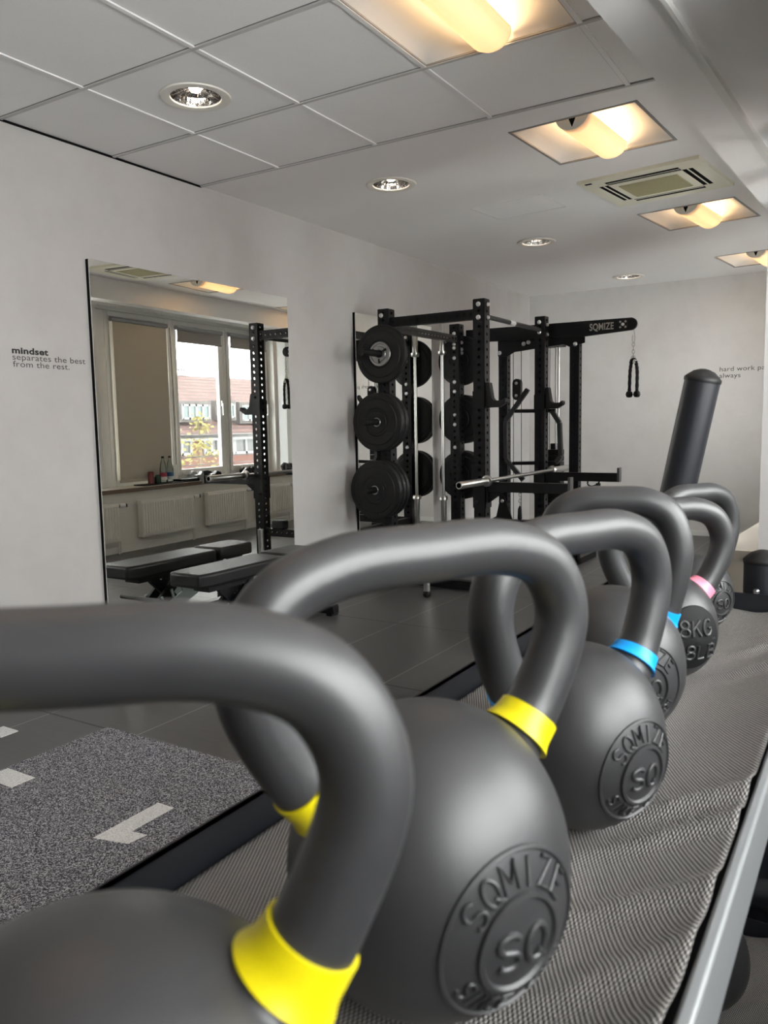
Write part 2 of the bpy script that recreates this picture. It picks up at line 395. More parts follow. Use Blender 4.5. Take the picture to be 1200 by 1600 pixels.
# ---------------------------------------------------------------- room shell
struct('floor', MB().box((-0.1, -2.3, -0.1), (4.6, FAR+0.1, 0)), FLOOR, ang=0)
struct('wall_left', MB().box((-0.12, -2.3, 0), (0, FAR+0.1, CEIL+0.2)), PAINT, ang=0)
struct('wall_far', MB().box((0, FAR, 0), (3.6, FAR+0.12, CEIL+0.2)), PAINT_BRIGHT, ang=0)
struct('wall_near', MB().box((0, -2.32, 0), (4.6, -2.2, CEIL+0.2)), PAINT, ang=0)
# pier between the alcove and the window wall
m = MB().box((3.02, 2.23, 0), (4.12, 3.55, SOFF)); struct('wall_pier', m, PAINT, ang=0)
struct('baseboard_near', MB().box((3.02, 2.218, 0), (4.0, 2.23, 0.045)), WHITEG, ang=0)
# alcove outer wall with its window opening
m = MB()
m.box((4.0, -2.2, 0), (4.12, 2.23, 1.05)); m.box((4.0, -2.2, 2.25), (4.12, 2.23, SOFF+0.2)); m.box((4.0, -2.2, 1.05), (4.12, -0.5, 2.25)); m.box((4.0, 2.0, 1.05), (4.12, 2.23, 2.25))
struct('wall_alcove', m, PAINT, ang=0)
# parapet under the windows
def wwbox(mb, s0, s1, t0, t1, z0, z1, mi=0):
    a = [ww(s0, t0, z0), ww(s0, t1, z0), ww(s1, t1, z0), ww(s1, t0, z0)]; b = [ww(s0, t0, z1), ww(s0, t1, z1), ww(s1, t1, z1), ww(s1, t0, z1)]
    return mb.hexa(a, b, mi)
m = MB(); wwbox(m, 3.6, FAR, 0, 0.36, 0, 0.565); struct('wall_right', m, CREAM, ang=0)
m = MB(); wwbox(m, 3.6, FAR, -0.012, 0, 0, 0.06); struct('baseboard_right', m, RADW, ang=0)
struct('baseboard_far', MB().box((0, FAR-0.012, 0), (2.95, FAR, 0.05)), WHITEG, ang=0)
# window sill
wr = sroot('trim_1', ww(5.9, 0, 0.565))
m = MB(); wwbox(m, 3.58, FAR, -0.035, 0.22, 0.565, 0.60); new('sill_board', m, SILLTOP, wr, ang=0)
m = MB(); wwbox(m, 3.58, FAR, -0.042, -0.035, 0.562, 0.598); new('sill_edge', m, SILLEDGE, wr, ang=0)
# bulkhead over the windows and its soffit
def bx(y): return 2.425+0.05*y
m = MB()
a = [(bx(-2.2), -2.2), (4.6, -2.2), (4.6, FAR), (bx(FAR), FAR)]
m.prism_z(a, SOFF, CEIL+0.2); struct('ceiling_bulkhead', m, PLASTER, ang=0)
m = MB()
for o0, o1, z in ((0.150, 0.162, 0.008), (0.162, 0.176, 0.014), (0.176, 0.188, 0.022)):
    m.prism_z([(bx(-2.2)+o0, -2.2), (bx(-2.2)+o1, -2.2), (bx(FAR)+o1, FAR), (bx(FAR)+o0, FAR)], SOFF-z, SOFF)
struct('trim_2', m, WFRAME, ang=0)

# ---------------------------------------------------------------- ceiling with openings
LIGHTS = [((2.055, 2.50), 0.0, 0.592), ((2.063, 3.896), -0.065, 0.592), ((2.192, 5.759), -0.12, 0.60), ((2.375, 7.56), -0.10, 0.62)]
DOWN = [(0.853, 2.509), (0.882, 3.989), (1.02, 5.856), (1.197, 7.758)]
ACP = ((2.13, 4.83), -0.12, (0.66, 0.62))
def rect(c_, a, w, h):
    ca, sa = math.cos(a), math.sin(a)
    return [(c_[0]+x*ca-y*sa, c_[1]+x*sa+y*ca) for x, y in ((-w/2, -h/2), (w/2, -h/2), (w/2, h/2), (-w/2, h/2))]
T0 = 3.40
def ceil_plane(name, outer, holes, mat, z):
    bm = bmesh.new()
    for loop in [outer]+holes:
        vs = [bm.verts.new((x, y, z)) for x, y in loop]
        for i in range(len(vs)): bm.edges.new((vs[i], vs[(i+1) % len(vs)]))
    bmesh.ops.triangle_fill(bm, use_beauty=True, use_dissolve=False, edges=bm.edges, normal=(0, 0, -1))
    mb = MB(); bm.verts.index_update(); mb.add([q.co for q in bm.verts], [[x.index for x in f.verts] for f in bm.faces]); bm.free()
    return struct(name, mb, mat, ang=0)
circ = lambda c_, r, n=28: [(c_[0]+r*math.cos(2*pi*i/n), c_[1]+r*math.sin(2*pi*i/n)) for i in range(n)]
hole_t = [rect(c_, 0.0, 0.592, 0.592) for c_ in ((2.055, 2.50), (2.055, 0.70), (2.055, -1.10))]+[ circ(DOWN[0], 0.105)]
hole_p = [rect(l[0], l[1], l[2], l[2]) for l in LIGHTS[1:]]+[circ(d, 0.105) for d in DOWN[1:]]+[rect(ACP[0], ACP[1], 0.60, 0.56)]
ceil_plane('ceiling', [(0, -2.2), (bx(-2.2)+0.02, -2.2), (bx(T0)+0.02, T0), (0, T0)], hole_t, TILE, CEIL)
ceil_plane('ceiling_plasterboard', [(0, T0), (bx(T0)+0.02, T0), (bx(FAR)+0.02, FAR), (0, FAR)], hole_p, PLASTER, CEIL)
struct('ceiling_void', MB().box((-0.12, -2.3, CEIL+0.2), (4.6, FAR+0.12, CEIL+0.3)), DARK, ang=0)
# grid of T-bars below the tiles
m = MB()
xs = [0.555+0.6*i for i in range(4)]; ys = [T0-0.6*i for i in range(10)]
for x in xs:
    m.box((x-0.009, -2.2, CEIL-0.006), (x+0.009, T0, CEIL-0.0005), 0); m.box((x-0.013, -2.2, CEIL-0.0012), (x-0.009, T0, CEIL-0.0003), 1)
for y in ys:
    m.box((0.0, y-0.008, CEIL-0.0065), (bx(y), y+0.008, CEIL-0.0006), 2); m.box((0, y-0.0125, CEIL-0.0013), (bx(y), y-0.008, CEIL-0.0004), 1)
struct('trim_3', m, [GRID, simple('grid_gap', (0.20, 0.195, 0.19), 0.8), simple('grid_cross_bar', (0.56, 0.55, 0.535), 0.6)], ang=0)
struct('trim_4', MB().box((0.0, -2.2, CEIL-0.010), (0.005, T0, CEIL-0.0002)), DARK, ang=0)
# faint access hatch in the plasterboard
m = MB(); R_ = [(1.03, 4.885), (1.15, 4.74), (1.515, 4.68), (1.53, 4.785)]
for a, b in ((1.02, 1.50),):
    for p, q in (((1.02, 4.72), (1.50, 4.68)), ((1.50, 4.68), (1.54, 5.03)), ((1.02, 4.72), (1.06, 5.07)), ((1.06, 5.07), (1.54, 5.03))):
        m.bar((*p, CEIL-0.001), (*q, CEIL-0.001), 0.004, 0.002)
struct('trim_5', m, simple('hatch_line', (0.70, 0.695, 0.69), 0.8), ang=0)

# ---------------------------------------------------------------- louvre lights
def luminaire(i, c_, a, w):
    names = ['square recessed ceiling light nearest the front, set in the tile grid', 'square recessed ceiling light just before the air conditioner',
             'square recessed ceiling light just beyond the air conditioner', 'square recessed ceiling light furthest back, close to the far wall',
             'added square fill light above the near end of the storage rack, out of view', 'added square fill light by the wall behind the camera, out of view']
    t = thing('recessed_ceiling_light', names[i], 'light', (c_[0], c_[1], CEIL), a, 'square recessed ceiling lights')
    h = w/2; d = 0.105; e = 0.018
    m = MB()                                             # thin frame around the opening
    for q in (((-h-0.004, -h-0.004), (h+0.004, -h+e*0.5)), ((-h-0.004, h-e*0.5), (h+0.004, h+0.004)), ((-h-0.004, -h+e*0.5), (-h+e*0.5, h-e*0.5)), ((h-e*0.5, -h+e*0.5), (h+0.004, h-e*0.5))):
        m.box((*q[0], -0.003), (*q[1], 0.004))
    new('frame', m, LUMG, t, local=True, ang=0)
    for sx in (-1, 1):                                   # curved wings
        m = MB(); n = 14; ny = 14; vs = []
        for j in range(ny+1):
            v = -1+2*j/ny; yy = v*(h-e*0.4)
            for k in range(n+1):
                u = k/n; x = sx*(h-e*0.4)*(1-u)
                z = 0.002+d*math.sin(u*pi/2)**0.8*(1-abs(v)**6)
                vs.append((x, yy, z))
        fs = [(j*(n+1)+k, j*(n+1)+k+1, (j+1)*(n+1)+k+1, (j+1)*(n+1)+k) for j in range(ny) for k in range(n)]
        m.add(vs, fs); new('reflector_wing', m, LUMW, t, local=True, ang=50)
    m = MB(); R = 0.078; L = h-0.03; n = 18; vs = []; fs = []
    prof = [(-1, -0.0), (-0.8, 0.0), (0, 0), (0.85, 0), (0.95, 0.25), (1.0, 0.6)]
    for v, sh in prof:
        for k in range(n+1):
            th = pi*k/n; rr = R*(1-0.5*sh); vs.append((-rr*math.cos(th), v*L, 0.018-0.82*rr*math.sin(th)))
    for j in range(len(prof)-1):
        for k in range(n): fs.append((j*(n+1)+k, j*(n+1)+k+1, (j+1)*(n+1)+k+1, (j+1)*(n+1)+k))
    m.add(vs, fs); new('lamp_basket', m, BASKET, t, local=True, ang=60, solid=0.002)
    m = MB(); m.prism_y([(-R, 0.018), (-R*0.30, 0.018), (0, -0.036), (R*0.30, 0.018), (R, 0.018)]+[(R*math.cos(a), 0.018-0.82*R*math.sin(a)) for a in [pi*k/12 for k in range(1, 12)]], -L-0.004, -L); new('basket_end', m, CREAM, t, local=True, ang=0)
    m = MB(); m.prism_y([(-R*0.34, 0.020), (0, -0.040), (R*0.34, 0.020)], -L, -L+0.003); new('notch', m, DARK, t, local=True, ang=0)
    m = MB(); m.cyl((-0.028, -0.24, 0.002), (-0.028, 0.24, 0.002), 0.011, 10); m.cyl((0.028, -0.24, 0.002), (0.028, 0.24, 0.002), 0.011, 10); new('lamp_tube', m, LAMPT, t, local=True)
LIGHTS += [((2.055, 0.70), 0.0, 0.592), ((2.055, -1.10), 0.0, 0.592)]  # two unseen lights added to fill the room and highlight the kettlebells
for i, l in enumerate(LIGHTS): luminaire(i, *l)

def downlight(i, c_):
    nm = ['round recessed downlight in a ceiling tile, nearest the front', 'round recessed downlight second from the front, in the smooth ceiling', 'round recessed downlight third from the front, above the power rack', 'round recessed downlight furthest back, by the far wall']
    t = thing('round_downlight', nm[i], 'downlight', (*c_, CEIL), 0, 'round downlights')
    new('trim_ring', MB().lathe([(0.142, -0.001), (0.139, -0.007), (0.118, -0.009), (0.103, -0.006), (0.101, 0.0), (0.142, 0.0)], 40, cap=False), CREAM, t, local=True)
    m = MB(); n = 36; prof = [(0.103, -0.004), (0.096, 0.03), (0.078, 0.062), (0.05, 0.085), (0.0, 0.09)]
    m.lathe(prof, n, cap=False); new('reflector', m, REFL, t, local=True, ang=0)
    m = MB()
    for k in range(14):
        a = 2*pi*k/14; m.bar((0.030*math.cos(a), 0.030*math.sin(a), 0.04), (0.098*math.cos(a), 0.098*math.sin(a), 0.004), 0.002, 0.02)
    new('facet_fin', m, REFL, t, local=True, ang=0)
    new('bulb', MB().lathe([(0, 0.016), (0.02, 0.02), (0.028, 0.035), (0.028, 0.07)], 16), BULB, t, local=True)
for i, d in enumerate(DOWN): downlight(i, d)

# ---------------------------------------------------------------- air conditioner cassette
t = thing('air_conditioner_cassette', 'cream ceiling cassette air conditioner with olive centre grille', 'air conditioner', (*ACP[0], CEIL), ACP[1])
w, h = 0.335, 0.315
m = MB()
xs_ = [-w, -0.262, -0.205, 0.205, 0.262, w]; ys_ = [-h, -0.245, -0.185, 0.185, 0.245, h]
for i in range(5):
    for j in range(5):
        slot = (i in (1, 3) and j == 2) or (j in (1, 3) and i == 2)
        if (i, j) == (2, 2) or slot: continue
        m.box((xs_[i], ys_[j], -0.018), (xs_[i+1], ys_[j+1], 0.0))
new('panel', m, ACC, t, local=True, ang=0)
m = MB()
for q in (((-0.205, -0.245), (0.205, -0.185)), ((-0.205, 0.185), (0.205, 0.245)), ((-0.262, -0.185), (-0.205, 0.185)), ((0.205, -0.185), (0.262, 0.185))): m.box((*q[0], -0.0165), (*q[1], -0.008))
new('air_slot', m, DARK, t, local=True, ang=0)
for q in (((-0.2, -0.212), (0.2, -0.205)), ((-0.2, 0.205), (0.2, 0.212))):
    new('louvre_flap', MB().box((*q[0], -0.0185), (*q[1], -0.0163)), ACC, t, local=True, ang=0)
for q in (((-0.238, -0.18), (-0.230, 0.18)), ((0.230, -0.18), (0.238, 0.18))):
    new('louvre_flap', MB().box((*q[0], -0.0185), (*q[1], -0.0163)), ACC, t, local=True, ang=0)
m = MB().box((-0.205, -0.185, -0.02), (0.205, 0.185, -0.004)); new('inner_panel', m, ACC, t, local=True, ang=0)
g = MB().box((-0.165, -0.135, -0.023), (0.165, 0.135, -0.02)); gr = new('grille', g, ACG, t, local=True, ang=0)
m = MB()
for k in range(15): m.box((-0.16, -0.13+0.0186*k, -0.0245), (0.16, -0.13+0.0186*k+0.005, -0.023))
new('grille_bar', m, ACG, gr, local=True, ang=0)
new('badge', MB().box((-0.30, -0.29, -0.020), (-0.262, -0.27, -0.018)), DARK, t, local=True, ang=0)

# ---------------------------------------------------------------- windows
def window(n, s0, s1, sash=True, open_=False):
    r = sroot('window_%d' % n, ww((s0+s1)/2, 0.22, 0.60))
    z0, z1 = 0.60, 2.27; fw = 0.05; t0, t1 = 0.20, 0.27
    m = MB()
    wwbox(m, s0, s0+fw, t0, t1, z0, z1); wwbox(m, s1-fw, s1, t0, t1, z0, z1); wwbox(m, s0+fw, s1-fw, t0, t1, z0, z0+0.06); wwbox(m, s0+fw, s1-fw, t0, t1, z1-0.05, z1)
    new('frame', m, WFRAME, r, bevel=0.006)
    a, b = s0+fw, s1-fw; g = 0.045
    m = MB(); T0_, T1_ = 0.185, 0.235
    wwbox(m, a, a+g, T0_, T1_, z0+0.06, z1-0.05); wwbox(m, b-g, b, T0_, T1_, z0+0.06, z1-0.05); wwbox(m, a+g, b-g, T0_, T1_, z0+0.06, z0+0.06+g+0.015); wwbox(m, a+g, b-g, T0_, T1_, z1-0.05-g, z1-0.05)
    sh = new('sash', m, WFRAME, r, bevel=0.006)
    m = MB(); wwbox(m, a+g-0.004, b-g+0.004, 0.205, 0.209, z0+0.06+g, z1-0.05-g); new('pane', m, GLASS, sh, ang=0)
    m = MB(); c_ = ww(b-g*0.5, T0_-0.012, 1.42); m.box((c_.x-0.012, c_.y-0.012, c_.z-0.03), (c_.x+0.014, c_.y+0.012, c_.z+0.03)); m.bar((c_.x-0.016, c_.y, c_.z), (c_.x-0.016, c_.y, c_.z-0.13), 0.016, 0.02)
    new('handle', m, WHITEG, sh, bevel=0.003)
    return r
bays = [(3.62, 4.27), (4.27, 4.90), (5.11, 5.95), (5.95, 6.79), (6.79, 7.60)]
for k, (a, b) in enumerate(bays): window(k+1, a, b)
m = MB(); wwbox(m, 4.90, 5.00, 0.17, 0.27, 0.60, 2.27); wwbox(m, 5.00, 5.11, 0.20, 0.27, 0.60, 2.27); struct('trim_7', m, WFRAME, bevel=0.006)
r = sroot('window_6', ww(7.8, 0.2, 0.6)); m = MB(); wwbox(m, 7.60, 7.68, 0.10, 0.27, 0.60, 2.30); new('frame', m, WFRAME, r, bevel=0.006)
m = MB(); wwbox(m, 8.0, FAR, 0.05, 0.27, 0.60, 2.30); new('frame', m, WFRAME, r, bevel=0.006)
m = MB(); wwbox(m, 7.68, 8.0, 0.22, 0.225, 0.60, 2.27); new('pane', m, translucent('frosted_pane', (0.86, 0.88, 0.88), 0.25), r, ang=0)
m = MB(); wwbox(m, 3.55, FAR, 0.19, 0.30, 2.27, 2.32); struct('trim_6', m, WFRAME, ang=0)
# alcove window
r = sroot('window_7', (4.05, 0.75, 1.05)); m = MB()
for y0, y1 in ((-0.5, -0.44), (0.72, 0.78), (1.94, 2.0)): m.box((4.03, y0, 1.05), (4.09, y1, 2.25))
m.box((4.03, -0.5, 1.05), (4.09, 2.0, 1.11)); m.box((4.03, -0.5, 2.19), (4.09, 2.0, 2.25)); new('frame', m, WFRAME, r, ang=0)
new('pane', MB().box((4.055, -0.46, 1.10), (4.059, 1.96, 2.2)), GLASS, r, ang=0)

# roller blinds
def blind(label, s0, s1, zbot, mat, cords=True):
    t = thing('roller_blind', label, 'blind', ww((s0+s1)/2, 0.15, zbot), 0)
    m = MB(); m.cyl(ww(s0, 0.155, 2.185), ww(s1, 0.155, 2.185), 0.022, 16); new('roller', m, ROLLER, t)
    m = MB(); wwbox(m, s0+0.02, s1-0.02, 0.150, 0.153, zbot, 2.18); new('fabric', m, mat, t, ang=0)
    m = MB(); wwbox(m, s0+0.015, s1-0.015, 0.144, 0.159, zbot-0.02, zbot+0.004); new('hem_bar', m, mat, t, bevel=0.004)
    if cords:
        for s in (s0+0.006, s1-0.006):
            m = MB(); m.cyl(ww(s, 0.148, 2.17), ww(s, 0.148, 0.62), 0.0035, 8); new('side_guide', m, WFRAME, t)
        m = MB(); m.tube([ww(s1+0.014, 0.13, 2.17), ww(s1+0.016, 0.12, 1.5), ww(s1+0.012, 0.12, 0.78)], 0.0028, 8); new('pull_chain', m, DARK, t)
blind('beige roller blind pulled fully down over the window left of the open view', 5.15, 5.885, 0.66, BLIND)
blind('short grey roller blind rolled up over the window beside the lowered blind', 6.01, 6.73, 2.06, BLINDG, False)
blind('short grey roller blind rolled up over the window behind the rack upright', 6.85, 7.54, 2.06, BLINDG, False)

# ---------------------------------------------------------------- radiators
def radiator(label, s0, s1):
    t = thing('radiator', label, 'radiator', ww((s0+s1)/2, -0.05, 0.12), 0, 'panel radiators below the windows')
    z0, z1 = 0.125, 0.475
    m = MB(); n = int((s1-s0)/0.0335); vs = []; prof = []
    for k in range(n):                                   # corrugated front
        a = s0+(s1-s0)*k/n; w_ = (s1-s0)/n
        prof += [(a, -0.085), (a+w_*0.25, -0.098), (a+w_*0.72, -0.098), (a+w_*0.97, -0.085)]
    fr = prof; poly = fr+[(s1, -0.03), (s0, -0.03)]
    m.prism(poly, lambda s, q: ww(s, q, z0+0.03), lambda s, q: ww(s, q, z1-0.03))
    wwbox(m, s0-0.004, s1+0.004, -0.088, -0.026, z1-0.03, z1); wwbox(m, s0-0.004, s1+0.004, -0.088, -0.026, z0, z0+0.03)
    new('panel', m, RADW, t, ang=20)
    m = MB(); wwbox(m, s0+0.03, s0+0.06, -0.03, 0, z0+0.05, z1-0.05); new('wall_bracket', m, RADW, t, ang=0)
    m = MB(); wwbox(m, s1-0.06, s1-0.03, -0.03, 0, z0+0.05, z1-0.05); new('wall_bracket', m, RADW, t, ang=0)
    c_ = ww(s1+0.035, -0.06, z1-0.025)
    m = MB(); m.cyl(ww(s1, -0.06, z1-0.025), c_, 0.016, 12); new('valve_body', m, BLACK2, t)
    v = new('valve_head', MB().lathe([(0.016, 0), (0.021, 0.008), (0.021, 0.052), (0.019, 0.055)], 16, ww(s1+0.030, -0.062, z1-0.025), (-0.35, 1, 0)), WHITEG, t)
    new('valve_cap', MB().lathe([(0.019, 0.055), (0.018, 0.068), (0.01, 0.072)], 16, ww(s1+0.030, -0.062, z1-0.025), (-0.35, 1, 0)), BLACK2, v)
    m = MB(); m.cyl(ww(s1+0.05, -0.03, 0.0), ww(s1+0.05, -0.03, z1-0.03), 0.008, 10); m.cyl(ww(s1+0.012, -0.05, 0.0), ww(s1+0.012, -0.05, z0+0.03), 0.008, 10); new('pipe', m, RADW, t)
    m = MB(); wwbox(m, s1+0.002, s1+0.022, -0.062, -0.04, z0+0.02, z0+0.075); new('lock_valve', m, simple('brass_brown', (0.12, 0.09, 0.07), 0.5), t)
radiator('cream panel radiator cut off by the left edge of the large mirror', 4.02, 4.925)
radiator('whole cream panel radiator under the lowered blind in the mirror', 5.205, 5.92)
radiator('cream panel radiator under the open view, left of the rack upright in the mirror', 6.14, 6.775)
radiator('cream panel radiator furthest along, right of the rack upright in the mirror', 7.02, 7.61)

# ---------------------------------------------------------------- outside
r = bpy.data.objects.new('brick_house', None); COL.objects.link(r); r.location = (17, 17, -8); tag(r, 'brick terrace house with red tiled roof across the street', 'house')
new('wall', MB().box((14, 4, -8), (22, 32, 0.88)), BRICK, r, ang=0)
m = MB(); m.prism_y([(13.7, 0.86), (18.0, 3.02), (22.3, 0.86)], 3.8, 32.2); new('roof', m, ROOF, r, ang=0)
m = MB(); m.box((13.55, 3.8, 0.78), (13.8, 32.2, 0.93)); new('gutter', m, OUTG, r, ang=0)
def roofx(z): return 13.7+(z-0.86)/(3.02-0.86)*4.3
def dorm(y0, y1, z0, z1, nb):
    x0 = 14.35; k = (x0+3.28)/17.28; y0, y1, z0, z1 = y0*k, y1*k, CAMZ+z0*k, CAMZ+z1*k
    d = new('dormer', MB().box((x0, y0-0.12, z0-0.08), (roofx(z1)+0.4, y1+0.12, z1+0.1)), simple('dormer_grey', (0.05, 0.045, 0.042), 0.8), r, ang=0)
    f = MB(); f.box((x0-0.05, y0, z0), (x0, y1, z0+0.06)); f.box((x0-0.05, y0, z1-0.06), (x0, y1, z1))
    for i in range(nb+1):
        y = y0+(y1-y0)*i/nb; f.box((x0-0.05, y-0.035, z0), (x0, y+0.035, z1))
    new('dormer_frame', f, OUTW, d, ang=0)
    p = MB().box((x0-0.02, y0, z0), (x0-0.005, y1, z1)); new('dormer_pane', p, OUTT, d, ang=0)
dorm(16.72, 17.80, 0.26, 0.70, 4); dorm(18.55, 18.90, 0.30, 0.74, 1); dorm(19.3, 20.2, 0.2, 0.7, 3); dorm(14.2, 15.2, 0.26, 0.7, 4)
def facw(y0, y1, z0, z1, nb, wall_x=14.0):
    f = MB(); f.box((wall_x-0.06, y0, z0), (wall_x, y1, z0+0.08)); f.box((wall_x-0.06, y0, z1-0.08), (wall_x, y1, z1))
    for i in range(nb+1):
        y = y0+(y1-y0)*i/nb; f.box((wall_x-0.06, y-0.045, z0), (wall_x, y+0.045, z1))
    w_ = new('facade_window', f, OUTW, r, ang=0); new('facade_pane', MB().box((wall_x-0.02, y0, z0), (wall_x-0.005, y1, z1)), CURT, w_, ang=0)
facw(15.9, 16.98, 0.36, 0.86, 3); facw(17.55, 18.1, 0.36, 0.86, 2); facw(18.35, 18.75, 0.32, 0.86, 1); facw(18.85, 19.9, 0.32, 0.86, 2); facw(14.0, 15.2, 0.36, 0.86, 3)
m = MB()
rx = roofx(2.25); k = (rx+3.28)/17.28
m.box((rx-0.12, 18.5*k, 2.2), (rx+0.1, 18.68*k, 2.45)); new('skylight', m, OUTG, r, ang=0)
m = MB(); k = (18+3.28)/17.28
for i in range(9):
    y = (16.40+0.065*i)*k; m.cyl((18, y, 2.9), (18, y, 3.02+0.25+0.12*((i*7) % 4)/3), 0.025, 6)
m.bar((18, 16.38*k, 3.22), (18, 16.95*k, 3.22), 0.03, 0.03); new('roof_antenna', m, OUTG, r, ang=0)
# balcony railing outside the windows
t = thing('balcony_railing', 'grey horizontal tube railing outside the windows', 'railing', (3.9, 7, 0.0))
m = MB()
for z, rr in ((1.05, 0.024),): m.cyl((3.9, 4, z), (3.9, 11, z), rr, 10)
new('top_rail', m, OUTG, t)
for z in (0.80, 0.70): new('lower_rail', MB().cyl((3.9, 4, z), (3.9, 11, z), 0.007, 8), OUTG, t)
for y in (5.3, 7.58, 9.25): new('post', MB().cyl((3.9, y, 0.05), (3.9, y, 1.05), 0.018, 8), OUTG, t)
struct('balcony_slab', MB().box((3.6, 3.0, -0.1), (4.1, 12, 0.05)), CONC, ang=0)
# small tree between
t = thing('young_tree', 'slender tree with yellow green leaves outside the windows', 'tree', (9.0, 12.35, -8))
m = MB(); m.tube([(9, 12.35, -8), (9.02, 12.33, -3), (9.0, 12.36, 0.6), (9.0, 12.32, 1.3)], [0.10, 0.07, 0.025, 0.008], 8); new('trunk', m, BARK, t)
m = MB(); random.seed(3)
for i in range(520):
    u = random.random(); z = 1.42-2.6*u**1.0; wd = 0.10+0.34*min(1, u*2.2)
    p = Vector((9+random.gauss(0, wd*0.8), 12.35+random.gauss(0, wd*0.62), z+random.gauss(0, 0.05)))
    a = Vector((random.gauss(0, 1), random.gauss(0, 1), random.gauss(0, 1))).normalized(); b = a.orthogonal().normalized(); L = 0.05+0.035*random.random()
    m.add([p-a*L, p+b*L*0.5, p+a*L, p-b*L*0.5], [(0, 1, 2, 3)])
o = new('leaves', m, LEAF, t, ang=0)
struct('street_ground', MB().box((4.7, -10, -8.3), (60, 60, -8)), simple('street_paving', (0.78, 0.78, 0.76), 0.9), ang=0)

# ---------------------------------------------------------------- mirrors and wall lettering
def mirror(label, y0, y1, z0, z1):
    t = thing('wall_mirror', label, 'mirror', (0.0, (y0+y1)/2, z0), 0)
    new('backing', MB().box((0.0, y0, z0), (0.020, y1, z1)), DARK, t, ang=0)
    new('glass', MB().box((0.020, y0, z0), (0.025, y1, z1)), MIRROR, t, ang=0)
mirror('large frameless mirror on the left wall reflecting the windows', 2.60, 4.106, 0.10, CAMZ+0.815)
mirror('frameless mirror behind the weight plates of the power rack', 4.885, 6.03, 0.10, CAMZ+0.808)
def lettering(lines, place):
    m = MB()
    for txt, size, bold, spx, pos in lines:
        v, f = text_mesh(txt, 1.0, bold, 0, 1.04)
        m.add([place(pos, q.x*spx*size, q.y*size, q.z) for q in v], f)
    return m
def fit_width(txt, bold, width, size):
    v, f = text_mesh(txt, 1.0, bold, 0, 1.04); return width/(max(q.x for q in v)*size)
pl = lambda pos, a, b, c_: (0.0012, pos[0]+a, pos[1]+b)
t = thing('wall_lettering', 'black motto reading mindset separates the best from the rest on left wall', 'lettering', (0, 2.37, 1.44))
sz = 0.038
m = lettering([('mindset', sz*1.02, 0.035, fit_width('mindset', 0.035, 0.184, sz*1.02), (2.182, 1.4955))], pl); new('headline', m, INK, t, ang=0)
m = lettering([('separates the best', sz, 0, fit_width('separates the best', 0, 0.384, sz), (2.182, 1.4670)), ('from the rest.', sz, 0, fit_width('from the rest', 0, 0.282, sz), (2.184, 1.4360))], pl); new('tagline', m, INKG, t, ang=0)
pl2 = lambda pos, a, b, c_: (pos[0]+a, FAR-0.0012, pos[1]+b)
sz = 0.062
m = lettering([('hard work pays off', sz, 0, fit_width('hard work pays', 0, 0.46, sz), (1.925, 1.597)), ('always', sz, 0, fit_width('always', 0, 0.19, sz), (1.925, 1.535))], pl2)
tag(new('wall_lettering', m, INKG, ang=0), 'dark motto reading hard work pays off always on the far wall', 'lettering')

# ---------------------------------------------------------------- floor mat with markings
t = thing('sprint_mat', 'speckled grey turf strip with white markings on the floor', 'mat', (1.6, 0.0, 0))
new('turf', MB().box((0.775, -2.0, 0.0005), (2.45, 1.965, 0.006)), MATSPECK, t, ang=0)
one = [(1.434, 1.376), (1.546, 1.404), (1.555, 1.465), (1.500, 1.457), (1.500, 1.619), (1.432, 1.619)]
new('number_mark', MB().prism_z(one, 0.006, 0.0072), MATWHITE, t, ang=0)
new('tick_mark', MB().box((0.785, 1.455, 0.006), (0.935, 1.54, 0.0072)), MATWHITE, t, ang=0)
tag(new('floor_strip', MB().box((0.40, 1.70, 0.0005), (0.495, 1.772, 0.004)), MATWHITE, ang=0), 'short white strip on the dark floor left of the turf', 'floor marking')

# ---------------------------------------------------------------- power rack
def holed_post(mb, x, y, z0, z1, s, pitch=0.05, hr=0.0115):
    n = int(round((z1-z0)/pitch)); p = (z1-z0)/n; h = s/2
    sides = [lambda a, b: (x+a, y-h, b), lambda a, b: (x+h, y+a, b), lambda a, b: (x-a, y+h, b), lambda a, b: (x-h, y-a, b)]
    for fn in sides:
        for i in range(n):
            c_ = z0+(i+0.5)*p
            out = [(-h, c_-p/2), (0, c_-p/2), (h, c_-p/2), (h, c_), (h, c_+p/2), (0, c_+p/2), (-h, c_+p/2), (-h, c_)]
            inn = [(hr*math.cos(a), c_+hr*math.sin(a)) for a in [pi*1.25+k*pi/4 for k in range(8)]]
            mb.add([fn(*q) for q in out]+[fn(*q) for q in inn], [(k, (k+1) % 8, 8+(k+1) % 8, 8+k) for k in range(8)])
    mb.box((x-h, y-h, z1), (x+h, y+h, z1+0.004)); mb.box((x-h, y-h, z0-0.002), (x+h, y+h, z0))
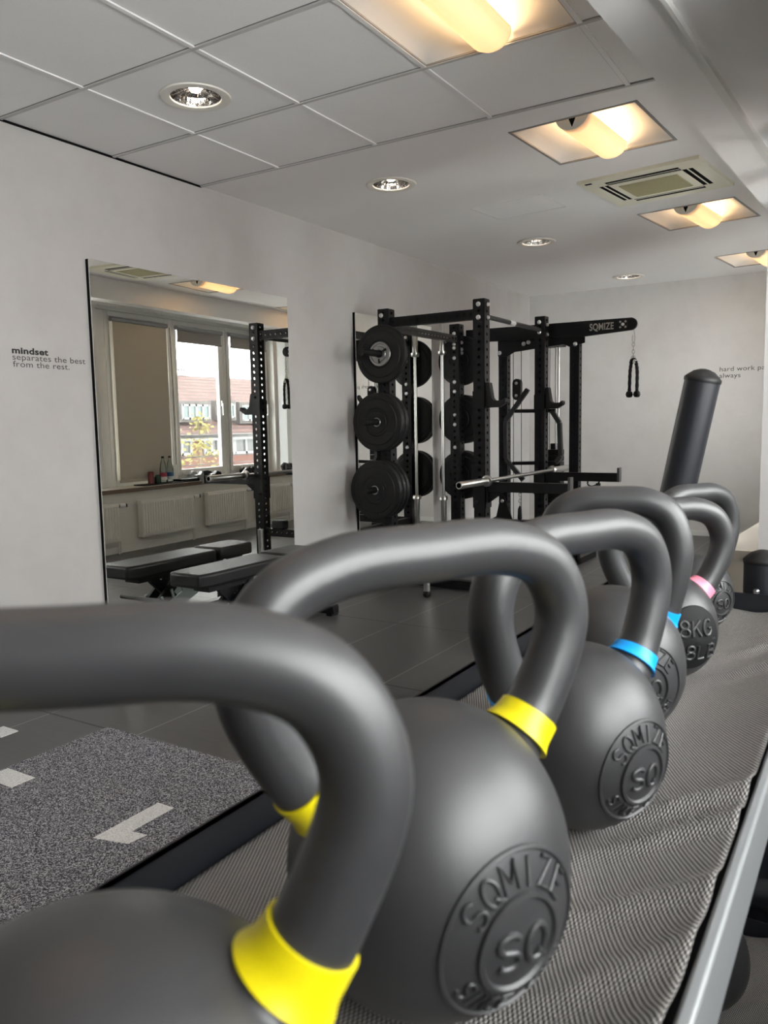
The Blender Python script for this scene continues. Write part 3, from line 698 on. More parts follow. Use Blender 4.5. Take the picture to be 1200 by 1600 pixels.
def holed_beam(mb, p, q, w, h, axis, pitch=0.05, hr=0.0115):
    """beam along x or y with holes through its two tall sides"""
    p, q = Vector(p), Vector(q); L = (q-p).length; n = int(L/pitch); pt = L/n; d = (q-p)/L
    nrm = Vector((0, 1, 0)) if axis == 'x' else Vector((1, 0, 0))
    for sgn in (-1, 1):
        for i in range(n):
            c_ = p+d*(i+0.5)*pt+nrm*sgn*w/2
            out = [(-pt/2, -h/2), (0, -h/2), (pt/2, -h/2), (pt/2, 0), (pt/2, h/2), (0, h/2), (-pt/2, h/2), (-pt/2, 0)]
            inn = [(hr*math.cos(a), hr*math.sin(a)) for a in [pi*1.25+k*pi/4 for k in range(8)]]
            mb.add([c_+d*a+Vector((0, 0, b)) for a, b in out+inn], [(k, (k+1) % 8, 8+(k+1) % 8, 8+k) for k in range(8)])
    for b in (-h/2, h/2):
        o = Vector((0, 0, b)); mb.add([p-nrm*w/2+o, p+nrm*w/2+o, q+nrm*w/2+o, q-nrm*w/2+o], [(0, 1, 2, 3)])
XA, YA, XC, YB = 0.995, 4.93, 0.255, 6.04
TOP = CAMZ+0.806
rack = thing('power_rack', 'black steel power rack with four drilled uprights', 'power rack', (0.63, 5.48, 0))
for x, y in ((XA, YA), (XA, YB), (XC, YA), (XC, YB)):
    m = MB(); holed_post(m, x, y, 0.012, TOP, 0.080 if x == XA else 0.085); u = new('upright', m, BLACK, rack, ang=0, solid=0.003)
    new('foot_plate', MB().box((x-0.06, y-0.06, 0), (x+0.06, y+0.06, 0.012)), BLACK, u, ang=0)
zb = CAMZ+0.715
m = MB(); holed_beam(m, (XC+0.04, YA, zb), (XA-0.04, YA, zb), 0.05, 0.066, 'x'); new('top_beam', m, BLACK, rack, ang=0)
m = MB(); holed_beam(m, (XC, YA+0.04, CAMZ+0.69), (XC, YB-0.04, CAMZ+0.69), 0.05, 0.055, 'y'); new('top_beam', m, simple('worn_black_coat', (0.035, 0.034, 0.033), 0.35), rack, ang=0)
m = MB(); m.cyl((XA, YA+0.03, CAMZ+0.706), (XA, YB-0.03, CAMZ+0.706), 0.016, 16); pb = new('pull_up_bar', m, simple('grey_steel_bar', (0.05, 0.05, 0.052), 0.35, 0.5), rack)
m = MB(); m.cyl((XA, 5.40, CAMZ+0.706), (XA, 5.49, CAMZ+0.706), 0.0166, 16); new('bar_sticker', m, LABW, pb)
for y in (YA, YB):
    m = MB(); holed_beam(m, (XC+0.04, y, 0.31), (XA-0.04, y, 0.31), 0.05, 0.06, 'x'); new('lower_beam', m, BLACK, rack, ang=0)
    new('base_beam', MB().box((XC+0.04, y-0.03, 0.004), (XA-0.04, y+0.03, 0.064)), BLACK, rack, ang=0)
new('lower_beam', MB().box((XC-0.025, YA+0.04, 0.28), (XC+0.025, YB-0.04, 0.34)), BLACK, rack, ang=0)
def bolt(p, d, parent, r=0.013):
    m = MB(); m.lathe([(r*1.25, 0), (r*1.25, 0.003), (r, 0.004), (r, 0.011), (r*0.8, 0.013)], 6 if False else 10, p, d); new('bolt', m, ZINC, parent, ang=30)
for z in (0.775, 0.69): bolt((XA-0.002, YA-0.041, CAMZ+z), (0, -1, 0), rack); bolt((XA+0.041, YA+0.01, CAMZ+z), (1, 0, 0), rack, 0.011)
for z in (0.765, 0.69): bolt((XA-0.005, YB-0.041, CAMZ+z), (0, -1, 0), rack); bolt((XA+0.041, YB, CAMZ+z-0.02), (1, 0, 0), rack, 0.011)
bolt((XC-0.012, YA-0.043, CAMZ+0.765), (0, -1, 0), rack)
for z in (0.733, 0.647, 0.617, 0.535, 0.34, 0.262, 0.07, -0.01, -0.2): bolt((XC, YB-0.043, CAMZ+z), (0, -1, 0), rack)
for z in (0.66, 0.605, 0.575): bolt((XC+0.043, YB, CAMZ+z), (1, 0, 0), rack)
# plate pegs
pegs = [(0.26, YA, CAMZ+0.495, -1), (0.26, YA, CAMZ+0.020, -1), (0.26, YA, CAMZ-0.455, -1), (0.26, YB, CAMZ+0.52, 1), (0.26, YB, CAMZ+0.035, 1), (0.26, YB, CAMZ-0.435, 1)]
for x, y, z, d in pegs:
    m = MB(); m.cyl((x, y+d*0.043, z), (x, y+d*0.052, z), 0.045, 20); m.cyl((x, y+d*0.05, z), (x, y+d*0.33, z), 0.0235, 20); new('plate_peg', m, BLACK2, rack)
# J cups
for y in (YA, YB):
    zc = CAMZ+0.10
    m = MB(); m.prism_y([(XA+0.041, zc+0.165), (XA+0.065, zc+0.165), (XA+0.083, zc+0.062), (XA+0.10, zc+0.045), (XA+0.15, zc+0.045), (XA+0.172, zc+0.062), (XA+0.182, zc+0.055), (XA+0.182, zc+0.030), (XA+0.13, zc+0.0), (XA+0.041, zc+0.0)], y-0.028, y+0.028)
    j = new('j_cup', m, BLACK2, rack, bevel=0.005)
    m = MB(); m.box((XA-0.046, y-0.046, zc), (XA+0.046, y-0.040, zc+0.11)); m.box((XA-0.046, y+0.040, zc), (XA+0.046, y+0.046, zc+0.11)); m.box((XA+0.040, y-0.046, zc), (XA+0.046, y+0.046, zc+0.11)); new('sleeve_plate', m, BLACK, j, ang=0)
# spotter arms
for y in (YA, YB):
    zt = CAMZ-0.395
    m = MB().box((XA+0.045, y-0.026, zt-0.066), (1.60, y+0.026, zt)); a = new('spotter_arm', m, BLACK, rack, bevel=0.002)
    new('arm_end_plate', MB().box((1.60, y-0.03, zt-0.066), (1.617, y+0.03, zt+0.04)), simple('arm_cap_grey', (0.06, 0.06, 0.06), 0.4), a, ang=0)
    m = MB(); m.box((XA-0.047, y-0.047, zt-0.175), (XA+0.047, y-0.041, zt+0.0)); m.box((XA-0.047, y+0.041, zt-0.175), (XA+0.047, y+0.047, zt)); m.box((XA+0.041, y-0.047, zt-0.175), (XA+0.047, y+0.047, zt)); new('arm_bracket', m, BLACK, a, ang=0)
    m = MB(); m.prism_y([(XA+0.047, zt-0.066), (XA+0.16, zt-0.066), (XA+0.047, zt-0.145)], y-0.006, y+0.006); new('gusset', m, BLACK, a, ang=0)
    m = MB(); m.cyl((XA-0.02, y-0.047, zt-0.135), (XA-0.02, y-0.075, zt-0.135), 0.012, 12); new('lock_pin', m, BLACK2, a)
# black clamp on the lower beam
tag(new('beam_clamp', MB().box((0.76, YA-0.035, 0.34), (0.88, YA+0.035, 0.41)), BLACK2, bevel=0.01), 'small black block sitting on the lower beam of the power rack', 'block')
# second hanging spotter ring piece
m = MB(); m.tube(catmull([(1.37, YB, CAMZ-0.46), (1.37, YB, CAMZ-0.485), (1.40, YB, CAMZ-0.50), (1.44, YB, CAMZ-0.485), (1.46, YB, CAMZ-0.462)], 6), 0.006, 8); m.cyl((1.45, YB, CAMZ-0.475), (1.45, YB, CAMZ-0.60), 0.018, 10)
new('hanging_handle', m, BLACK2, rack)

# plates
def plate_mesh(R, w):
    return MB().lathe([(0.025, 0), (0.075, 0), (0.078, 0.004), (0.095, 0.004), (0.10, -0.001), (R-0.045, -0.001), (R-0.04, 0.004), (R-0.012, 0.002), (R-0.003, 0.006), (R, 0.012), (R, w-0.012), (R-0.003, w-0.006), (R-0.012, w-0.002), (R-0.04, w-0.004), (R-0.045, w+0.001), (0.10, w+0.001), (0.095, w-0.004), (0.078, w-0.004), (0.075, w), (0.025, w), (0.025, 0)], 56)
def make_plate(label, R, w, loc, sgn, hub, grp):
    t = thing('bumper_plate', label, 'weight plate', loc, 0, grp, rot=(pi/2 if sgn < 0 else -pi/2, 0, 0))
    new('rubber_disc', plate_mesh(R, w), RUBBER, t, local=True, ang=35)
    if hub:
        m = MB().lathe([(0.026, w+0.001), (0.030, w+0.014), (0.050, w+0.014), (0.054, w+0.006), (0.066, w+0.006), (0.070, w+0.012), (0.083, w+0.010), (0.087, w+0.001)], 40); hb = new('steel_hub', m, STEEL, t, local=True)
        m = MB()
        for k in range(3):
            a = 2*pi*k/3+0.5; m.bar((0.034*math.cos(a), 0.034*math.sin(a), w+0.013), (0.064*math.cos(a), 0.064*math.sin(a), w+0.011), 0.014, 0.006)
        new('hub_spoke', m, BLACK2, hb, local=True, ang=0)
    else:
        m = MB().lathe([(0.0255, w), (0.0255, w+0.0015), (0.031, w+0.0015), (0.032, w)], 32); new('bore_ring', m, STEEL, t, local=True)
    return t
g1, g2 = 'weight plates on the near pegs of the power rack', 'weight plates on the far pegs of the power rack'
def stack(y, z, sgn, items, grp):
    off = 0.047
    for label, R, w, hub in items:
        make_plate(label, R, w, (0.26, y+sgn*off, z-0.0 - 0.0015), sgn, hub, grp); off += w+0.002
stack(YA, CAMZ+0.495, -1, [('black plate with grey steel hub on the top near peg', 0.204, 0.050, True)], g1)
stack(YA, CAMZ+0.020, -1, [('inner plate of the two on the middle near peg', 0.205, 0.052, False), ('outer plate facing the room on the middle near peg', 0.205, 0.058, False)], g1)
stack(YA, CAMZ-0.455, -1, [('inner plate of the three on the lowest near peg', 0.206, 0.048, False), ('centre plate of the three on the lowest near peg', 0.206, 0.048, False), ('outer plate facing the room on the lowest near peg', 0.206, 0.056, False)], g1)
stack(YB, CAMZ+0.52, 1, [('black plate on the top far peg behind the rear upright', 0.206, 0.055, False)], g2)
stack(YB, CAMZ+0.035, 1, [('inner plate on the middle far peg behind the rear upright', 0.207, 0.055, False), ('outer plate on the middle far peg behind the rear upright', 0.205, 0.055, False)], g2)
stack(YB, CAMZ-0.435, 1, [('inner plate on the lowest far peg behind the rear upright', 0.206, 0.055, False), ('outer plate on the lowest far peg behind the rear upright', 0.206, 0.055, False)], g2)

# barbells
def barbell(label, loc, rot, L, sl, grp=None, sl2=None):
    sl2 = sl2 or sl
    t = thing('barbell', label, 'barbell', loc, 0, grp, rot=rot)
    new('shaft', MB().cyl((0, 0, sl), (0, 0, L-sl2), 0.0135, 16), CHROME, t, local=True)
    for a, b, d in ((sl, 0, -1), (L-sl2, L, 1)):
        s = new('sleeve', MB().lathe([(0.010, b), (0.021, b), (0.0245, b-d*0.006), (0.0245, a)], 24), CHROME, t, local=True)
        new('collar', MB().lathe([(0.0135, a-d*0.038), (0.030, a-d*0.036), (0.037, a-d*0.026), (0.037, a-d*0.004), (0.026, a)], 24), CHROME, s, local=True)
        new('end_cap', MB().lathe([(0.0, b+d*0.001), (0.016, b+d*0.001)], 20), BLACK2, s, local=True)
    return t
barbell('chrome barbell lying across the spotter arms of the power rack', (1.076, 4.416, CAMZ-0.395+0.0135), (-pi/2, 0, 0), 2.06, 0.40)
barbell('vertical barbell standing beside the far rear upright, right of the mirror edge', (0.154, 5.975, 0.03), (0, 0, 0), 1.94, 0.475, None, 0.22)
tag(new('bar_holder', MB().lathe([(0.05, 0), (0.05, 0.01), (0.034, 0.012), (0.034, 0.12), (0.028, 0.12), (0.028, 0.03), (0.0, 0.03)], 20, (0.154, 5.975, 0)), BLACK), 'black floor cup holding the vertical barbell behind the power rack', 'bar holder')
# chrome post with rubber tip
t = thing('support_post', 'short chrome post with black rubber foot in front of the power rack', 'post', (0.74, 4.6, 0))
new('tube', MB().cyl((0.74, 4.6, 0.03), (0.74, 4.6, 0.38), 0.022, 20), CHROME, t)
new('rubber_foot', MB().lathe([(0.012, 0), (0.024, 0.006), (0.028, 0.02), (0.026, 0.036), (0.022, 0.042)], 20, (0.74, 4.6, 0)), BLACK2, t)

# ---------------------------------------------------------------- cable tower
YT = 6.2
tw = thing('cable_tower', 'black cable pulley tower with long top arm behind the power rack', 'cable machine', (0.9, YT, 0))
for x, zt in ((0.612, CAMZ+0.68), (1.216, CAMZ+0.76)):
    m = MB(); holed_post(m, x, YT, 0.01, zt, 0.072, hr=0.010); new('upright', m, BLACK, tw, ang=0, solid=0.003)
m = MB(); m.prism_y([(0.575, CAMZ+0.54), (0.575, CAMZ+0.70), (1.30, CAMZ+0.75), (1.30, CAMZ+0.60), (1.18, CAMZ+0.575), (1.13, CAMZ+0.60), (0.72, CAMZ+0.565), (0.66, CAMZ+0.535)], YT-0.046, YT-0.038)
new('top_plate', m, BLACK, tw, ang=0)
m = MB(); P_ = [(0.30, CAMZ+0.665), (0.30, CAMZ+0.768)]
n = 14; cx, cz, rr = 1.655, CAMZ+0.712, 0.046
P_ += [(cx+rr*math.sin(pi*k/n), cz+rr*math.cos(pi*k/n)) for k in range(n+1)]
P_ += [(1.30, CAMZ+0.645)]
m.prism_y(P_, YT-0.075, YT-0.047); arm = new('top_arm', m, BLACK, tw, ang=25)
v, f = text_mesh('SQMIZE', 0.072, 0.0016, 0, 1.05); m = MB(); wmax = max(q.x for q in v); m.add([(1.345+q.x*0.185/wmax, YT-0.0762, CAMZ+0.684+q.y) for q in v], f); new('arm_lettering', m, simple('cutout_light', (0.42, 0.41, 0.39), 0.7), arm, ang=0)
m = MB(); m.lathe([(0.034, 0), (0.034, 0.004), (0.03, 0.006)], 24, (1.60, YT-0.075, CAMZ+0.712), (0, -1, 0)); new('pulley_cap', m, BLACK2, arm)
for k in range(4):
    a = pi/4+k*pi/2; m = MB(); m.lathe([(0.008, 0), (0.008, 0.003)], 10, (1.60+0.028*math.cos(a), YT-0.081, CAMZ+0.712+0.028*math.sin(a)), (0, -1, 0)); new('pulley_slot', m, MATS['cutout_light'], arm)
for x, z in ((1.60, 0.712), (1.225, 0.695), (1.225, 0.595), (0.59, 0.565), (0.80, 0.625), (0.84, 0.635), (0.99, 0.735)): bolt((x, YT-(0.076 if z > 0.7 else 0.047), CAMZ+z), (0, -1, 0), tw, 0.014 if x != 1.60 else 0.012)
m = MB().box((1.02, YT-0.05, CAMZ+0.655), (1.11, YT-0.047, CAMZ+0.685)); new('plate_slot', m, MATS['cutout_light'], tw, ang=0)
# low pulley bracket
m = MB(); m.prism_y([(0.60, CAMZ-0.60), (0.625, CAMZ-0.60), (0.70, CAMZ-0.80), (0.70, CAMZ-0.835), (0.53, CAMZ-0.835), (0.53, CAMZ-0.795), (0.56, CAMZ-0.78)], YT-0.055, YT-0.04); m.box((0.53, YT-0.1, CAMZ-0.835), (0.86, YT-0.02, CAMZ-0.80)); new('low_bracket', m, BLACK, tw, ang=0)
bolt((0.615, YT-0.056, CAMZ-0.65), (0, -1, 0), tw)
new('base_beam', MB().box((0.576, YT-0.036, 0.0), (1.252, YT+0.46, 0.05)), BLACK, tw, ang=0)
m = MB(); m.box((0.80, YT+0.25, 0.045), (1.02, YT+0.46, 0.10)); new('stack_base', m, BLACK, tw, ang=0)
new('stack_crown', MB().box((0.82, YT-0.03, CAMZ+0.62), (0.99, YT+0.42, CAMZ+0.68)), BLACK, tw, ang=0)
for k in range(16):
    z = 0.10+k*0.051; new('stack_plate', MB().box((0.835, YT+0.32, z), (0.98, YT+0.42, z+0.047)), BLACK2, tw, bevel=0.003)
new('stack_head', MB().box((0.885, YT+0.34, 0.915), (0.925, YT+0.40, 0.965)), BLACK2, tw, ang=0)
for x in (0.922, 0.945): new('guide_rod', MB().cyl((x, YT+0.37, 0.10), (x, YT+0.37, CAMZ+0.66), 0.008, 12), CHROME, tw)
new('cable', MB().cyl((0.866, YT+0.37, 0.90), (0.866, YT+0.37, CAMZ+0.66), 0.003, 8), BLACK2, tw)
for x in (0.695, 0.765): new('cable', MB().cyl((x, YT-0.01, CAMZ-0.80), (x, YT-0.01, CAMZ+0.60), 0.0028, 8), BLACK2, tw)
m = MB(); n = 16; pts = [(0.731+0.036*math.cos(a), CAMZ+0.315+0.036*math.sin(a)) for a in [pi*k/n for k in range(n+1)]]+[(0.731+0.036*math.cos(a), CAMZ+0.215+0.036*math.sin(a)) for a in [pi+pi*k/n for k in range(n+1)]]
m.prism_y(pts, YT-0.035, YT+0.012); pk = new('pulley_block', m, BLACK2, tw, bevel=0.004)
for z in (0.315, 0.215): bolt((0.731, YT-0.036, CAMZ+z), (0, -1, 0), tw, 0.010)
# chain with black handle at the low pulley
t = thing('low_pulley_chain', 'short steel chain with black clip hanging at the low pulley', 'chain', (0.772, YT-0.06, CAMZ-0.80))
def link(c_, a, L=0.03, w_=0.010, r=0.003):
    pts = []
    for k in range(16):
        th = 2*pi*k/16; x = w_*math.cos(th); z = L/2*math.sin(th); pts.append(Vector(c_)+Vector((x*math.cos(a), x*math.sin(a), z)))
    return MB().tube(pts, r, 6, closed=True)
m = MB()
for k in range(6): m.merge(link((0.772, YT-0.06, CAMZ-0.54-0.026*k), (k % 2)*pi/2+0.4))
new('links', m, STEEL, t)
new('clip', MB().lathe([(0.004, 0), (0.016, -0.03), (0.02, -0.11), (0.012, -0.12)], 12, (0.772, YT-0.06, CAMZ-0.68)), BLACK2, t)
# triceps rope
t = thing('triceps_rope', 'black double strand rope with ball ends hanging from the tower arm', 'rope attachment', (1.67, 6.14, CAMZ+0.2))
m = MB(); c_ = Vector((1.675, 6.14, 0))
m.tube(catmull([c_+Vector((0, 0, CAMZ+0.67)), c_+Vector((0.008, 0, CAMZ+0.63)), c_+Vector((0.009, 0, CAMZ+0.59)), c_+Vector((0, 0, CAMZ+0.575)), c_+Vector((-0.009, 0, CAMZ+0.59)), c_+Vector((-0.007, 0, CAMZ+0.63))], 5), 0.003, 6, closed=False)
for k in range(4): m.merge(link(c_+Vector((0, 0, CAMZ+0.56-0.026*k)), (k % 2)*pi/2+0.3))
m.tube([c_+Vector((0.016*math.cos(a), 0, CAMZ+0.462+0.016*math.sin(a))) for a in [2*pi*k/14 for k in range(14)]], 0.003, 6, closed=True)
new('clip_chain', m, STEEL, t)
m = MB(); pts = catmull([c_+Vector((-0.026, 0, CAMZ+0.21)), c_+Vector((-0.022, 0, CAMZ+0.36)), c_+Vector((-0.012, 0, CAMZ+0.435)), c_+Vector((0, 0, CAMZ+0.45)), c_+Vector((0.018, 0, CAMZ+0.435)), c_+Vector((0.030, 0, CAMZ+0.36)), c_+Vector((0.030, 0, CAMZ+0.21))], 10)
rad = [0.0125+0.0015*math.sin(k*1.9) for k in range(len(pts))]; m.tube(pts, rad, 10); new('rope', m, ROPE, t)
for x in (-0.026, 0.030): new('ball_end', MB().lathe([(0.006, -0.042), (0.020, -0.038), (0.027, -0.02), (0.022, 0.0), (0.013, 0.006)], 16, c_+Vector((x, 0, CAMZ+0.21))), BLACK2, t)
for z, x in ((0.437, 0.012), (0.437, -0.012)): new('ferrule', MB().cyl(c_+Vector((x-0.004, 0, CAMZ+z-0.014)), c_+Vector((x+0.004, 0, CAMZ+z+0.012)), 0.0155, 10), WHITEG if x > 0 else BLACK2, t)
# open hex bar hanging in the tower
yh = 6.13
t = thing('hex_bar', 'black open hex bar with cross grips hanging in the cable tower', 'hex bar', (0.86, yh, CAMZ-0.48))
pj = lambda x, z: (x, yh, CAMZ+z)
m = MB()
fr = [(0.845, 0.262), (0.652, 0.012), (0.655, -0.30), (0.805, -0.47)]
for a, b in zip(fr[:-1], fr[1:]): m.bar(pj(*a), pj(*b), 0.035, 0.034, (0, 1, 0))
new('frame', m, simple('hex_bar_grey', (0.028, 0.028, 0.029), 0.4), t, bevel=0.003)
m = MB()
fr = [(1.045, 0.085), (1.110, -0.01), (1.122, -0.27), (1.085, -0.325)]
for a, b in zip(fr[:-1], fr[1:]): m.bar(pj(*a), pj(*b), 0.035, 0.034, (0, 1, 0))
new('frame', m, MATS['hex_bar_grey'], t, bevel=0.003)
new('grip', MB().cyl(pj(0.735, 0.09), pj(1.075, 0.085), 0.015, 12), BLACK2, t)
new('grip', MB().cyl(pj(0.715, -0.335), pj(1.09, -0.325), 0.015, 12), BLACK2, t)

# ---------------------------------------------------------------- bench
t = thing('weight_bench', 'black adjustable weight bench in front of the large mirror', 'bench', (0.29, 3.35, 0))
def pad(poly, z0, z1, name):
    new(name, MB().prism_z(poly, z0, z1), VINYL, t, bevel=0.016, seg=4)
pad([(0.185, 2.86), (0.395, 2.86), (0.415, 2.93), (0.415, 3.50), (0.40, 3.545), (0.185, 3.545), (0.165, 3.50), (0.165, 2.93)], 0.340, 0.415, 'back_pad')
pad([(0.175, 3.57), (0.405, 3.57), (0.40, 3.86), (0.375, 3.885), (0.205, 3.885), (0.18, 3.86)], 0.345, 0.420, 'seat_pad')
m = MB(); m.box((0.235, 2.98, 0.300), (0.345, 3.53, 0.338)); new('back_frame', m, BLACK, t, ang=0)
m = MB(); m.box((0.245, 3.57, 0.305), (0.335, 3.84, 0.344)); new('seat_frame', m, BLACK, t, ang=0)
m = MB(); m.box((0.26, 2.98, 0.03), (0.32, 3.92, 0.08)); new('base_rail', m, BLACK, t, ang=0)
for y in (2.98, 3.89): 
    f_ = new('foot_bar', MB().box((0.08, y-0.03, 0.012), (0.50, y+0.03, 0.06)), BLACK, t, bevel=0.004)
    for x in (0.09, 0.45): new('foot_cap', MB().box((x, y-0.034, 0), (x+0.04, y+0.034, 0.064)), BLACK2, f_, ang=0)
for p, q in (((0.245, 3.30, 0.30), (0.245, 3.02, 0.06)), ((0.335, 3.30, 0.30), (0.335, 3.02, 0.06)), ((0.245, 3.58, 0.32), (0.245, 3.86, 0.06)), ((0.335, 3.58, 0.32), (0.335, 3.86, 0.06)), ((0.29, 3.12, 0.30), (0.29, 3.36, 0.08))):
    m = MB(); m.bar(p, q, 0.02, 0.055); new('leg', m, BLACK, t, ang=0)
for x in (0.225, 0.355):
    m = MB(); m.bar((x, 3.14, 0.10), (x, 3.46, 0.23), 0.006, 0.075)
    for k in range(5):
        u = k/4; c_ = Vector((x, 3.15+0.30*u, 0.135+0.122*u)); m.bar(c_, c_+Vector((0, -0.02, 0.062)), 0.008, 0.014)
    new('ladder_plate', m, TEAL, t, ang=0)
m = MB(); m.cyl((0.10, 3.06, 0.19), (0.48, 3.06, 0.19), 0.013, 12); new('cross_handle', m, BLACK2, t)
for x in (0.232, 0.348):
    for y, z in ((3.34, 0.315), (3.66, 0.322)): bolt((x, y, z), (-1 if x < 0.3 else 1, 0, 0), t, 0.012)

# ---------------------------------------------------------------- things on the sill
def on_sill(s, tt, z=0.60): return ww(s, tt, z)
p = on_sill(5.60, 0.07); t = tag(new('serving_tray', MB().box((p.x-0.08, p.y-0.26, 0.60), (p.x+0.08, p.y+0.26, 0.612)), BLACK2, bevel=0.004), 'flat black tray on the sill under the bottles', 'tray')
p = on_sill(5.47, 0.05, 0.612); tag(new('drink_can', MB().lathe([(0.024, 0), (0.031, 0.006), (0.031, 0.112), (0.025, 0.12), (0.023, 0.117), (0.0, 0.117)], 20, p), CANR), 'dark red drink can on the sill tray', 'can')
p = on_sill(5.56, 0.05, 0.612); t = thing('green_bottle', 'short dark green bottle between can and clear bottles', 'bottle', p)
new('body', MB().lathe([(0.028, 0), (0.032, 0.006), (0.032, 0.06), (0.022, 0.076), (0.018, 0.08), (0.018, 0.085), (0, 0.085)], 20), simple('bottle_green', (0.012, 0.05, 0.03), 0.25), t, local=True)
def bottle(label, s, lab):
    p = on_sill(s, 0.05, 0.612); t = thing('water_bottle', label, 'bottle', p, 0, 'clear bottles on the sill tray')
    new('body', MB().lathe([(0.026, 0), (0.035, 0.006), (0.035, 0.13), (0.033, 0.15), (0.024, 0.20), (0.013, 0.235), (0.0125, 0.25)], 24), PET, t, local=True)
    l_ = new('label', MB().lathe([(0.0355, 0.03), (0.0358, 0.031), (0.0358, 0.10), (0.0355, 0.101)], 24), LABW, t, local=True)
    new('label_band', MB().lathe([(0.0360, 0.062), (0.0362, 0.063), (0.0362, 0.10), (0.0360, 0.101)], 24), lab, l_, local=True)
    new('cap', MB().lathe([(0.0145, 0.245), (0.0145, 0.262), (0.012, 0.265), (0, 0.265)], 16), BLACK2, t, local=True)
bottle('clear bottle with red label on the sill tray', 5.64, LABR); bottle('clear bottle with blue label on the sill tray', 5.735, LABB)
p = on_sill(5.97, 0.05); tag(new('flat_case', MB().box((p.x-0.06, p.y-0.13, 0.60), (p.x+0.06, p.y+0.13, 0.633)), BLACK2, bevel=0.006), 'flat black case lying on the sill right of the bottles', 'case')
def dumbbell(label, s, tt, rz, R, end):
    t = thing('hex_dumbbell', label, 'dumbbell', on_sill(s, tt, 0.60+R*0.866), rz, 'hex dumbbells on the sill')
    for d in (-1, 1):
        m = MB(); n = 6; pr = [(R*0.8, 0.05), (R, 0.06), (R, 0.115), (R*0.75, 0.125)]
        m.lathe([(r_, h_) for r_, h_ in pr], 6, (0, 0, 0), (d, 0, 0)); new('hex_head', m, end, t, local=True, ang=20)
    new('handle', MB().cyl((-0.055, 0, 0), (0.055, 0, 0), 0.014, 14), CHROME, t, local=True)
dumbbell('grey ended hex dumbbell on the sill beside the flat case', 6.17, 0.08, 0.15, 0.055, HEXG)
dumbbell('black hex dumbbell on the sill just right of the grey ended one', 6.40, 0.08, 0.2, 0.05, RUBBER)
dumbbell('black hex dumbbell on the sill at the middle window post', 6.95, 0.06, 0.6, 0.052, RUBBER)
dumbbell('black hex dumbbell on the sill left of the rack upright in the mirror', 7.15, 0.06, 0.3, 0.052, RUBBER)
dumbbell('black hex dumbbell at the far end of the sill near the frosted pane', 7.78, 0.06, 0.5, 0.058, RUBBER)

# ---------------------------------------------------------------- kettlebell storage rack
TZ = CAMZ-0.379                              # top tray floor
X0, X1, Y0, Y1 = 2.80, 3.193, -0.22, 1.665
kr = thing('storage_rack', 'dark two tier storage rack holding the kettlebells', 'rack', ((X0+X1)/2, (Y0+Y1)/2, 0))
def tray(z, lip):
    m = MB()
    m.box((X0-0.004, Y0, z-0.004), (X1+0.004, Y1, z))
    m.box((X0-0.004, Y0, z), (X0, Y1, z+lip)); m.box((X0, Y1, z), (X1, Y1+0.004, z+lip)); m.box((X0, Y0-0.004, z), (X1, Y0, z+lip)); m.box((X1, Y0, z), (X1+0.003, Y1, z+lip-0.004))
    m.box((X0-0.006, Y0, z+lip-0.003), (X0, Y1, z+lip))
    t_ = new('tray', m, NAVY, kr, ang=0)
    return t_
tr1 = tray(TZ, 0.040)
m = MB(); m.box((X1-0.001, Y0, TZ-0.020), (X1+0.0095, Y1, TZ+0.042)); new('outer_rim', m, RIMGLARE, tr1, bevel=0.003)
LZ = 0.105
tr2 = tray(LZ, 0.040)
m = MB(); m.box((X1-0.001, Y0, LZ-0.01), (X1+0.004, Y1, LZ+0.042)); new('outer_rim', m, NAVY, tr2, ang=0)
m = MB(); m.cyl((X0, Y1+0.03, 0.19), (X1+0.25, Y1+0.03, 0.19), 0.030, 18); new('cross_tube', m, NAVY, kr)
m = MB(); m.tube(catmull([(X1-0.02, Y1-0.01, 0.16), (X1-0.02, Y1-0.02, 0.185), (X1+0.0, Y1-0.03, 0.19), (X1+0.015, Y1-0.03, 0.165), (X1+0.015, Y1-0.02, 0.145)], 5), 0.005, 8); new('hook', m, STEEL, kr)
def post(p, q, r):
    p, q = Vector(p), Vector(q); d = (q-p).normalized(); L = (q-p).length
    u = new('upright', MB().cyl(p, q, r, 28), NAVY, kr)
    new('end_cap', MB().lathe([(r*1.03, -0.004), (r*1.05, 0.0), (r*1.04, 0.004), (r*0.90, 0.009), (r*0.6, 0.018), (r*0.25, 0.0225), (0, 0.0235)], 28, q, d), BLACK2, u)
ca = Vector((2.962, 1.75, CAMZ+0.078)); dirn = (Vector((2.962, 0, 0.081))-Vector((2.919, 0, -0.141))).normalized()
pb_ = ca-dirn*((ca.z-0.0)/dirn.z); pb_.y = 1.75
post(pb_, ca, 0.0352)
post((3.091, 1.735, 0.0), (3.087, 1.735, CAMZ-0.285), 0.0352)
for y in (1.72,):
    new('foot_beam', MB().box((2.70, y-0.03, 0), (3.30, y+0.03, 0.045)), NAVY, kr, bevel=0.004)
for x in (2.83, 3.16):
    new('leg', MB().box((x-0.02, Y0+0.02, 0), (x+0.02, Y0+0.06, TZ-0.004)), NAVY, kr, bevel=0.003)
for x, y in ((3.085, 1.64), (3.115, 1.645)):
    m = MB(); m.lathe([(0.006, 0), (0.006, 0.005), (0.004, 0.007)], 6, (x, 1.664, TZ+0.043), (0, -0.2, 1)); new('nut', m, STEEL, kr, ang=20)

